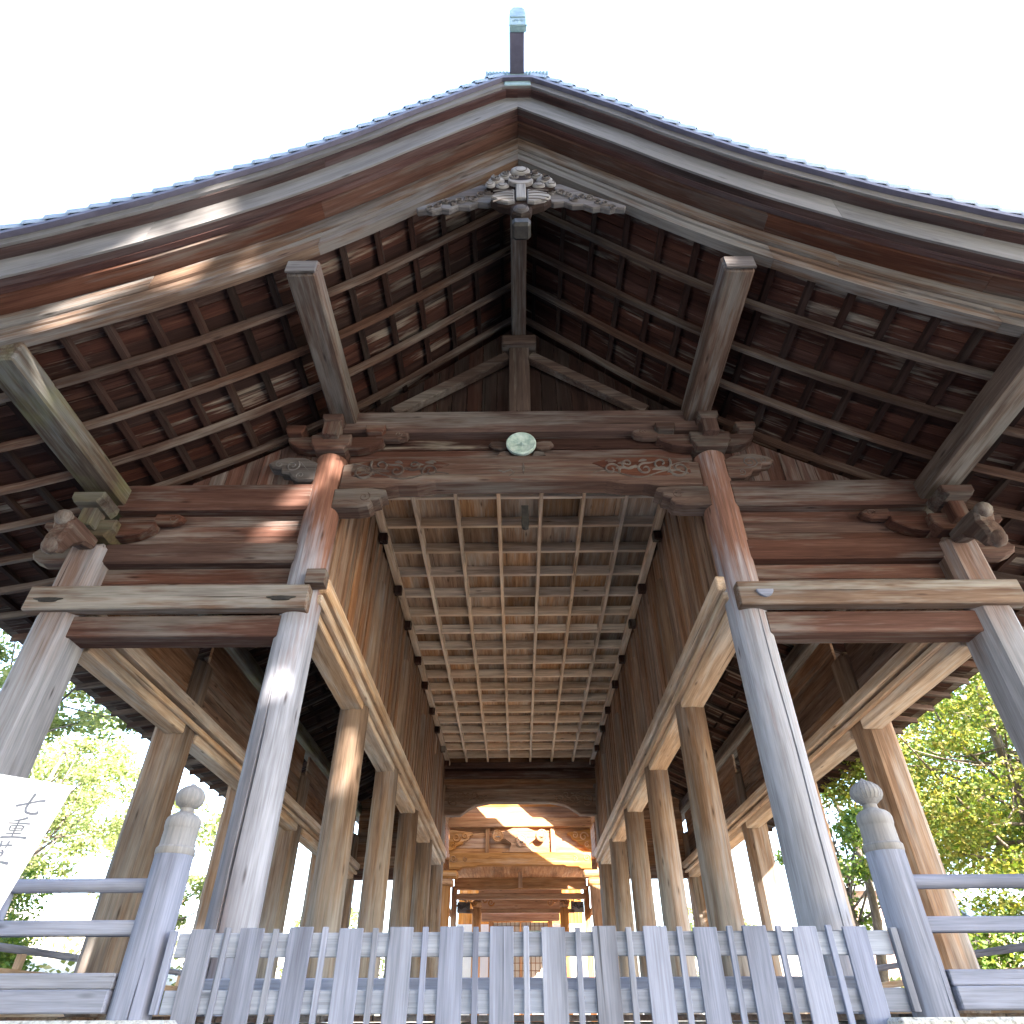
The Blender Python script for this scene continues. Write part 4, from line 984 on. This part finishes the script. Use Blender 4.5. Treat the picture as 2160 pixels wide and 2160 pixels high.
for st in (
    # seven
    [(0.222, 1.030, w*1.2), (0.17, 1.050, w*.8), (0.11, 1.073, w*.9), (0.082, 1.078, w*1.2)],
    [(0.147, 1.112, w*1.2), (0.158, 1.07, w), (0.168, 1.025, w), (0.160, 1.003, w), (0.13, 0.997, w*1.1), (0.100, 1.003, w*1.3), (0.100, 1.020, w*.4)],
    # heavy
    [(0.135, 0.975, w*1.2), (0.16, 0.962, w*.9), (0.205, 0.948, w*.5)], [(0.225, 0.936, w*.6), (0.16, 0.941, w*.6), (0.110, 0.943, w*.8)],
    [(0.205, 0.925, w*.7), (0.203, 0.900, w*.6)], [(0.205, 0.924, w*.5), (0.15, 0.929, w*.6), (0.137, 0.925, w*.8), (0.145, 0.900, w*.6)],
    [(0.200, 0.911, w*.45), (0.145, 0.915, w*.45)], [(0.203, 0.898, w*.5), (0.147, 0.902, w*.5)],
    [(0.172, 0.962, w*.7), (0.176, 0.91, w*.7), (0.178, 0.865, w*.7)], [(0.215, 0.881, w*.6), (0.137, 0.888, w*.7)],
    [(0.232, 0.858, w*1.0), (0.17, 0.866, w*.8), (0.12, 0.868, w*1.0), (0.103, 0.866, w*1.3)],
    # third character
    [(0.245, 0.812, w*.7), (0.19, 0.820, w*.7), (0.155, 0.823, w*.9)], [(0.215, 0.842, w*.9), (0.212, 0.800, w*.6)], [(0.178, 0.844, w*.9), (0.186, 0.802, w*.5)],
    [(0.198, 0.795, w*.9), (0.186, 0.785, w*.6)], [(0.225, 0.775, w*.7), (0.185, 0.782, w*.8), (0.19, 0.765, w*.8), (0.225, 0.738, w*.6)],
    [(0.245, 0.750, w*.6), (0.215, 0.733, w*.8), (0.175, 0.733, w*1.0), (0.138, 0.728, w*1.3)],
    # next
    [(0.165, 0.700, w*.9), (0.185, 0.685, w*.6)], [(0.235, 0.67, w*.8), (0.16, 0.676, w*.9)],
): stroke(st)

# ------------------------------------------------------------------ trees
def leaf_mesh(name, centers, size, rng, up=0.35):
    n = len(centers)
    a = rng.normal(size=(n, 3)); a[:, 2] *= 0.6; a /= np.linalg.norm(a, axis=1)[:, None]
    b = rng.normal(size=(n, 3)); b[:, 2] += up; b -= a*np.sum(a*b, 1)[:, None]; b /= np.linalg.norm(b, axis=1)[:, None]+1e-9
    s = size*rng.uniform(0.6, 1.3, (n, 1))
    nrm = np.cross(a, b)
    V = np.empty((n, 4, 3))
    V[:, 0] = centers-a*s*0.5; V[:, 2] = centers+a*s*0.5
    V[:, 1] = centers+b*s*0.27+nrm*s*0.06; V[:, 3] = centers-b*s*0.27+nrm*s*0.06
    me = bpy.data.meshes.new(name)
    me.vertices.add(4*n); me.vertices.foreach_set('co', V.astype(np.float32).ravel())
    me.loops.add(4*n); me.loops.foreach_set('vertex_index', np.arange(4*n, dtype=np.int32))
    me.polygons.add(n); me.polygons.foreach_set('loop_start', np.arange(0, 4*n, 4, dtype=np.int32))
    me.update(calc_edges=True); me.validate()
    return me
def limb(V, F, p0, p1, r0, r1, rng, seg=6, bend=0.15):
    p0 = np.array(p0, float); p1 = np.array(p1, float); L = np.linalg.norm(p1-p0); off = rng.normal(size=3)*bend*L*0.4
    ax = (p1-p0)/L; u = np.cross(ax, [0.3, 0.7, 0.2]); u /= np.linalg.norm(u); v = np.cross(ax, u); K = 6
    base = len(V)
    for k in range(K+1):
        t = k/K; c = p0+(p1-p0)*t+off*math.sin(math.pi*t); r = r0+(r1-r0)*t
        for i in range(seg):
            a = 2*math.pi*i/seg; V.append(tuple(c+(u*math.cos(a)+v*math.sin(a))*r))
    for k in range(K):
        for i in range(seg):
            j = (i+1) % seg; F.append([base+k*seg+i, base+k*seg+j, base+(k+1)*seg+j, base+(k+1)*seg+i])
def tree(name, loc, height, crown_r, crown_z0, nclump, nleaf, size, leaf, label, group, seed, lean=(0, 0), clump_r=0.28, holes=None, trunk_r=None, squash=1.0, extra=()):
    rng = np.random.default_rng(seed)
    root = empty(name, loc, label, 'tree', group)
    L = np.array(loc); tr = trunk_r or height*0.028
    V, F = [], []
    top = np.array([lean[0], lean[1], height*0.8])
    limb(V, F, (0, 0, -0.3), top, tr, tr*0.25, rng, 9, 0.08)
    cz = (crown_z0+height)/2; rz = (height-crown_z0)/2
    cl = []
    while len(cl) < nclump:
        p = rng.uniform(-1, 1, 3); d = np.linalg.norm(p)
        if d > 1 or d < 0.25: continue
        q = np.array([p[0]*crown_r, p[1]*crown_r*squash, p[2]*rz+cz])+np.array([lean[0], lean[1], 0])*0.8
        cl.append(q)
    for e in extra: cl[rng.integers(36, nclump)] = np.array(e)-L
    cl = np.array(cl)
    for q in cl[:min(nclump, 34)]:
        t = rng.uniform(0.3, 0.85); st = top*t; limb(V, F, st, q, tr*0.32*(1.1-t), 0.012, rng, 5, 0.25)
    tk = link('trunk', make_mesh('trunk', V, F, None, True), 'bark', root, loc)
    per = nleaf//nclump
    rad = crown_r*clump_r*rng.uniform(0.6, 1.35, nclump)
    d = rng.normal(size=(nclump, per, 3)); d /= np.linalg.norm(d, axis=2)[:, :, None]; d *= rng.uniform(0, 1, (nclump, per, 1))**0.45
    d[:, :, 2] *= 0.55
    C = (cl[:, None, :]+d*rad[:, None, None]).reshape(-1, 3)
    if holes:
        keep = np.ones(len(C), bool); Sv = np.array(S)
        for (h, r) in holes:
            rel = C+L-np.array(h); perp = rel-np.outer(rel@Sv, Sv)
            keep &= np.linalg.norm(perp, axis=1) > r*rng.uniform(0.8, 1.15, len(C))
        C = C[keep]
    link('crown', leaf_mesh('crown', C, size, rng), leaf, root, loc)
    return root

GL = 'trees on the slope left of the hall'; GR = 'trees on the slope right of the hall'; GB = 'unseen shade trees behind the forecourt'
T = lambda x, y: terrain(x, y)
tree('maple_tree', (10.6, 14.6, T(10.6, 14.6)), 8.2, 4.0, 1.4, 150, 52000, 0.115, 'leaf_yellow', 'yellow green maple just right of the hall beside the square pillar', GR, 11, clump_r=0.19)
tree('maple_tree', (14.6, 18.5, T(14.6, 18.5)), 9.0, 4.2, 1.6, 120, 34000, 0.14, 'leaf_green', 'bright green tree behind the yellow green maple', GR, 12, clump_r=0.19)
tree('evergreen_tree', (10.4, 24.0, T(10.4, 24.0)), 8.6, 2.8, 2.0, 60, 16000, 0.16, 'leaf_green', 'slender green tree behind the pointed finial', GR, 13, trunk_r=0.18, clump_r=0.2)
tree('maple_tree', (18.5, 24.5, T(18.5, 24.5)), 9.5, 4.5, 1.2, 90, 24000, 0.18, 'leaf_green', 'rounded green tree farthest out on the right', GR, 14, clump_r=0.2)
tree('maple_tree', (15.0, 13.5, T(15, 13.5)), 6.0, 3.2, 0.5, 90, 26000, 0.12, 'leaf_green', 'low spreading green tree above the right railing', GR, 15, clump_r=0.2)
tree('cedar_tree', (-11.6, 14.2, T(-11.6, 14.2)), 9.5, 3.0, 4.0, 60, 17000, 0.13, 'leaf_pale', 'leaning tree with bare grey trunk beside the left front pillar', GL, 21, lean=(0.8, -0.4), trunk_r=0.2, clump_r=0.2)
tree('maple_tree', (-15.0, 22.0, T(-15, 22)), 6.4, 3.4, 0.8, 60, 11000, 0.16, 'leaf_pale', 'pale sunlit tree behind the signboard', GL, 22, clump_r=0.2)
tree('maple_tree', (-10.8, 23.5, T(-10.8, 23.5)), 5.2, 2.4, 1.0, 40, 6000, 0.15, 'leaf_pale', 'pale thin tree behind the left round finial', GL, 23, clump_r=0.2)
tree('evergreen_tree', (-18.5, 17.0, T(-18.5, 17.0)), 8.5, 3.6, 1.0, 70, 16000, 0.16, 'leaf_pale', 'broad pale green tree at the far left edge', GL, 24, clump_r=0.2)
tree('evergreen_tree', (-21.0, 31.0, T(-21, 31)), 8.5, 4.6, 1.0, 60, 10000, 0.22, 'leaf_pale', 'large pale tree high on the left slope', GL, 25, clump_r=0.2)
tree('maple_tree', (-8.6, 36.0, T(-8.6, 36.0)), 5.0, 2.8, 0.8, 40, 5000, 0.2, 'leaf_pale', 'pale tree beyond the left aisle', GL, 26, clump_r=0.2)
tree('maple_tree', (9.0, 38.0, T(9.0, 38.0)), 5.0, 2.8, 0.8, 40, 5000, 0.2, 'leaf_pale', 'pale tree beyond the right aisle', GR, 27, clump_r=0.2)
def shrub(loc, r, h, leaf, label, group, seed, n=7000, size=0.10):
    rng = np.random.default_rng(seed); root = empty('shrub', loc, label, 'shrub', group)
    V, F = [], []
    cl = np.stack([rng.normal(0, r*0.45, 16), rng.normal(0, r*0.45, 16), rng.uniform(0.2, 0.85, 16)*h], 1)
    for q in cl: limb(V, F, (0, 0, -0.1), q, 0.03, 0.008, rng, 5, 0.2)
    link('stems', make_mesh('stems', V, F, None, True), 'bark', root, loc)
    d = rng.normal(size=(16, n//16, 3)); d /= np.linalg.norm(d, axis=2)[:, :, None]; d *= rng.uniform(0, 1, (16, n//16, 1))**0.5*r*0.5
    link('foliage', leaf_mesh('foliage', (cl[:, None, :]+d).reshape(-1, 3), size, rng), leaf, root, loc)
GS = 'shrubs on the left bank'
shrub((-9.6, 14.3, T(-9.6, 14.3)), 1.0, 1.9, 'leaf_green', 'green shrub seen above the left top rail', GS, 31)
shrub((-11.6, 16.2, T(-11.6, 16.2)), 1.2, 2.2, 'leaf_green', 'larger green shrub behind the signboard', GS, 32)
shrub((-8.3, 17.4, T(-8.3, 17.4)), 0.7, 1.2, 'leaf_yellow', 'small yellowish shrub beside the second left pillar', GS, 33)
shrub((-12.5, 12.6, T(-12.5, 12.6)), 1.1, 1.6, 'leaf_dark', 'dark shrub below the top rail at the left edge', GS, 34)
shrub((9.2, 11.5, T(9.2, 11.5)), 1.0, 1.4, 'leaf_yellow', 'yellow green shrub below the right middle rail', 'shrubs on the right bank', 35)
shrub((12.2, 10.6, T(12.2, 10.6)), 1.3, 2.3, 'leaf_green', 'green shrub at the right edge behind the railing', 'shrubs on the right bank', 36)

shrub((8.4, 13.2, T(8.4, 13.2)), 1.2, 2.2, 'leaf_green', 'green shrub at the foot of the yellow green maple', 'shrubs on the right bank', 37, 9000)
shrub((11.3, 12.8, T(11.3, 12.8)), 1.5, 2.4, 'leaf_yellow', 'wide yellowish shrub between maple and right railing', 'shrubs on the right bank', 38, 11000)
shrub((14.2, 15.6, T(14.2, 15.6)), 1.6, 2.6, 'leaf_dark', 'dark green shrub below the small blue roof', 'shrubs on the right bank', 39, 11000)

# unseen trees shade the front; crowns are cut and filled to place sun patches
EXTRA = []  # leaf clumps added to keep stray sun off the right verge
for p in ((1.85, 3.35, 7.35), (2.4, 3.3, 7.0), (1.3, 3.3, 7.9), (3.2, 3.3, 6.5), (0.4, 3.3, 8.6), (4.2, 3.3, 6.0)):
    t = (-13.0-p[1])/S.y; EXTRA.append(Vector(p)+S*t)
rh = random.Random(4); HOLES = []  # gaps cut in the crowns along rays to chosen sun patches
for (p, r) in [((-3.10, 3.35, 6.30), 0.30), ((-3.60, 3.35, 6.02), 0.26), ((-2.62, 3.35, 6.62), 0.13), ((-2.95, 3.70, 6.05), 0.26), ((-3.45, 3.70, 5.70), 0.18), ((-4.35, 3.70, 5.15), 0.28), ((-2.25, 5.80, 5.25), 0.22), ((-2.62, 5.98, 4.75), 0.24), ((-2.80, 5.98, 4.34), 0.18), ((-1.62, 5.97, 5.62), 0.12),
         ((-2.3, 8.62, 2.78), 0.30), ((-2.3, 8.62, 2.45), 0.30), ((-4.7, 8.6, 0.5), 0.22), ((-3.0, 3.185, 6.75), 0.10)]:
    for k in range(3): HOLES.append(((p[0]+rh.uniform(-0.55, 0.55)*r, p[1], p[2]+rh.uniform(-0.45, 0.45)*r), r*0.72+0.12))
HOLES += [((3.4, 8.9, 0), 0.75), ((4.2, 7.9, 0), 0.7), ((3.4, 11.75, 0), 0.8), ((4.3, 10.7, 0), 0.75), ((3.4, 14.6, 0), 0.8)]  # more gaps, cut to let sun onto the right aisle floor
for i, (x, y, h, r, z0) in enumerate(((5.0, -12.5, 24, 5.4, 3.5), (11.2, -13.0, 27, 5.6, 4.5), (17.2, -12.5, 25, 5.2, 10.0), (14.0, -19.5, 31, 5.8, 9.0), (0.0, -13.0, 21, 4.6, 3.5), (23.6, -12.5, 19.5, 3.6, 11.5))):  # last one added to keep sun off the inner right square pillars
    tree('shade_tree', (x, y, -1.6), h, r, z0, 120, 40000, 0.66, 'leaf_shade', 'tall unseen tree behind the viewer with crown shaped for sun patches, number %s from the left' % ('second', 'third', 'fifth', 'fourth', 'first', 'sixth')[i], GB, 50+i, clump_r=0.34, holes=HOLES, trunk_r=0.42, squash=0.8, extra=EXTRA if i == 1 else ())

for i, (x, y, h, r, z0) in enumerate(((-5.5, -12.0, 22, 4.6, 2.5), (-11.0, -10.5, 23, 4.8, 2.5), (-17.0, -9.0, 22, 4.8, 2.5), (-22.5, -4.0, 20, 4.6, 2.0))):  # out of view, added to cut the sky light on the front
    tree('sky_screen_tree', (x, y, T(x, y)), h, r, z0, 90, 15000, 0.8, 'leaf_shade', 'unseen dense tree added to block sky light behind the viewer on the left, %s from the forecourt' % ('nearest', 'second', 'third', 'farthest')[i], GB, 70+i, clump_r=0.36, trunk_r=0.38)

# ------------------------------------------------------------------ small buildings beyond the right slope
sh = empty('shed', (21.5, 34.5, T(21.5, 34.5)), 'small shed with blue grey ribbed roof behind the right railing', 'shed')
z0 = T(21.5, 34.5)
box('wall', (19.9, 23.1), (33.4, 33.5), (z0-0.3, 3.35), 'plaster', sh); box('wall', (19.9, 23.1), (35.6, 35.7), (z0-0.3, 3.35), 'plaster', sh)
box('wall', (19.9, 20.0), (33.5, 35.6), (z0-0.3, 3.35), 'plaster', sh); box('wall', (23.0, 23.1), (33.5, 35.6), (z0-0.3, 3.35), 'plaster', sh)
box('door', (20.6, 21.5), (33.36, 33.4), (z0-0.3, 2.9), 'tile', sh)
for s_, y0 in ((-1, 33.9), (1, 35.2)):
    r_ = box('roof', (19.6, 23.4), (y0-0.85, y0+0.85), (3.65, 3.73), 'tin', sh, grain=1, rot=(-s_*math.radians(32), 0, 0))
    for k in range(14):
        x = 19.75+0.27*k
        box('roof_rib', (x-0.02, x+0.02), (y0-0.86, y0+0.86), (3.70, 3.77), 'tin', sh, grain=1, rot=(-s_*math.radians(32), 0, 0))
hs_ = empty('house', (23.5, 50, T(23.5, 50)), 'pale pinkish house with grey tiled roof far beyond the right aisle', 'house')
z0 = T(23.5, 50)
for (x, y) in (((20.0, 27.0), (47.0, 47.2)), ((20.0, 27.0), (52.8, 53.0)), ((20.0, 20.2), (47.2, 52.8)), ((26.8, 27.0), (47.2, 52.8))): box('wall', x, y, (z0-0.5, 6.6), 'plaster', hs_)
for k in range(3):
    wd = box('window', (20.8+2.1*k, 22.0+2.1*k), (46.94, 46.99), (4.9, 6.0), 'tile', hs_); box('sill', (20.7+2.1*k, 22.1+2.1*k), (46.85, 46.94), (4.82, 4.9), 'white', wd)
box('lower_roof', (19.6, 27.4), (45.6, 47.0), (4.35, 4.5), 'tile', hs_, rot=(math.radians(16), 0, 0))
for s_, y0 in ((-1, 48.3), (1, 51.7)): box('roof', (19.4, 27.6), (y0-2.2, y0+2.2), (7.3, 7.5), 'tile', hs_, rot=(-s_*math.radians(28), 0, 0))

# dry grass tufts on the banks
rng = np.random.default_rng(77); n = 9000
gxy = np.stack([np.where(rng.random(n) < 0.5, rng.uniform(-22, -6.6, n), rng.uniform(6.6, 20, n)), rng.uniform(7, 32, n)], 1)
C = np.array([(x, y, terrain(x, y)+rng.uniform(0.02, 0.14)) for x, y in gxy])
tag(link('grass', leaf_mesh('grass', C, 0.22, rng, 1.2), 'grass'), 'sparse dry grass on the banks beside the hall', 'grass', None, 'stuff')
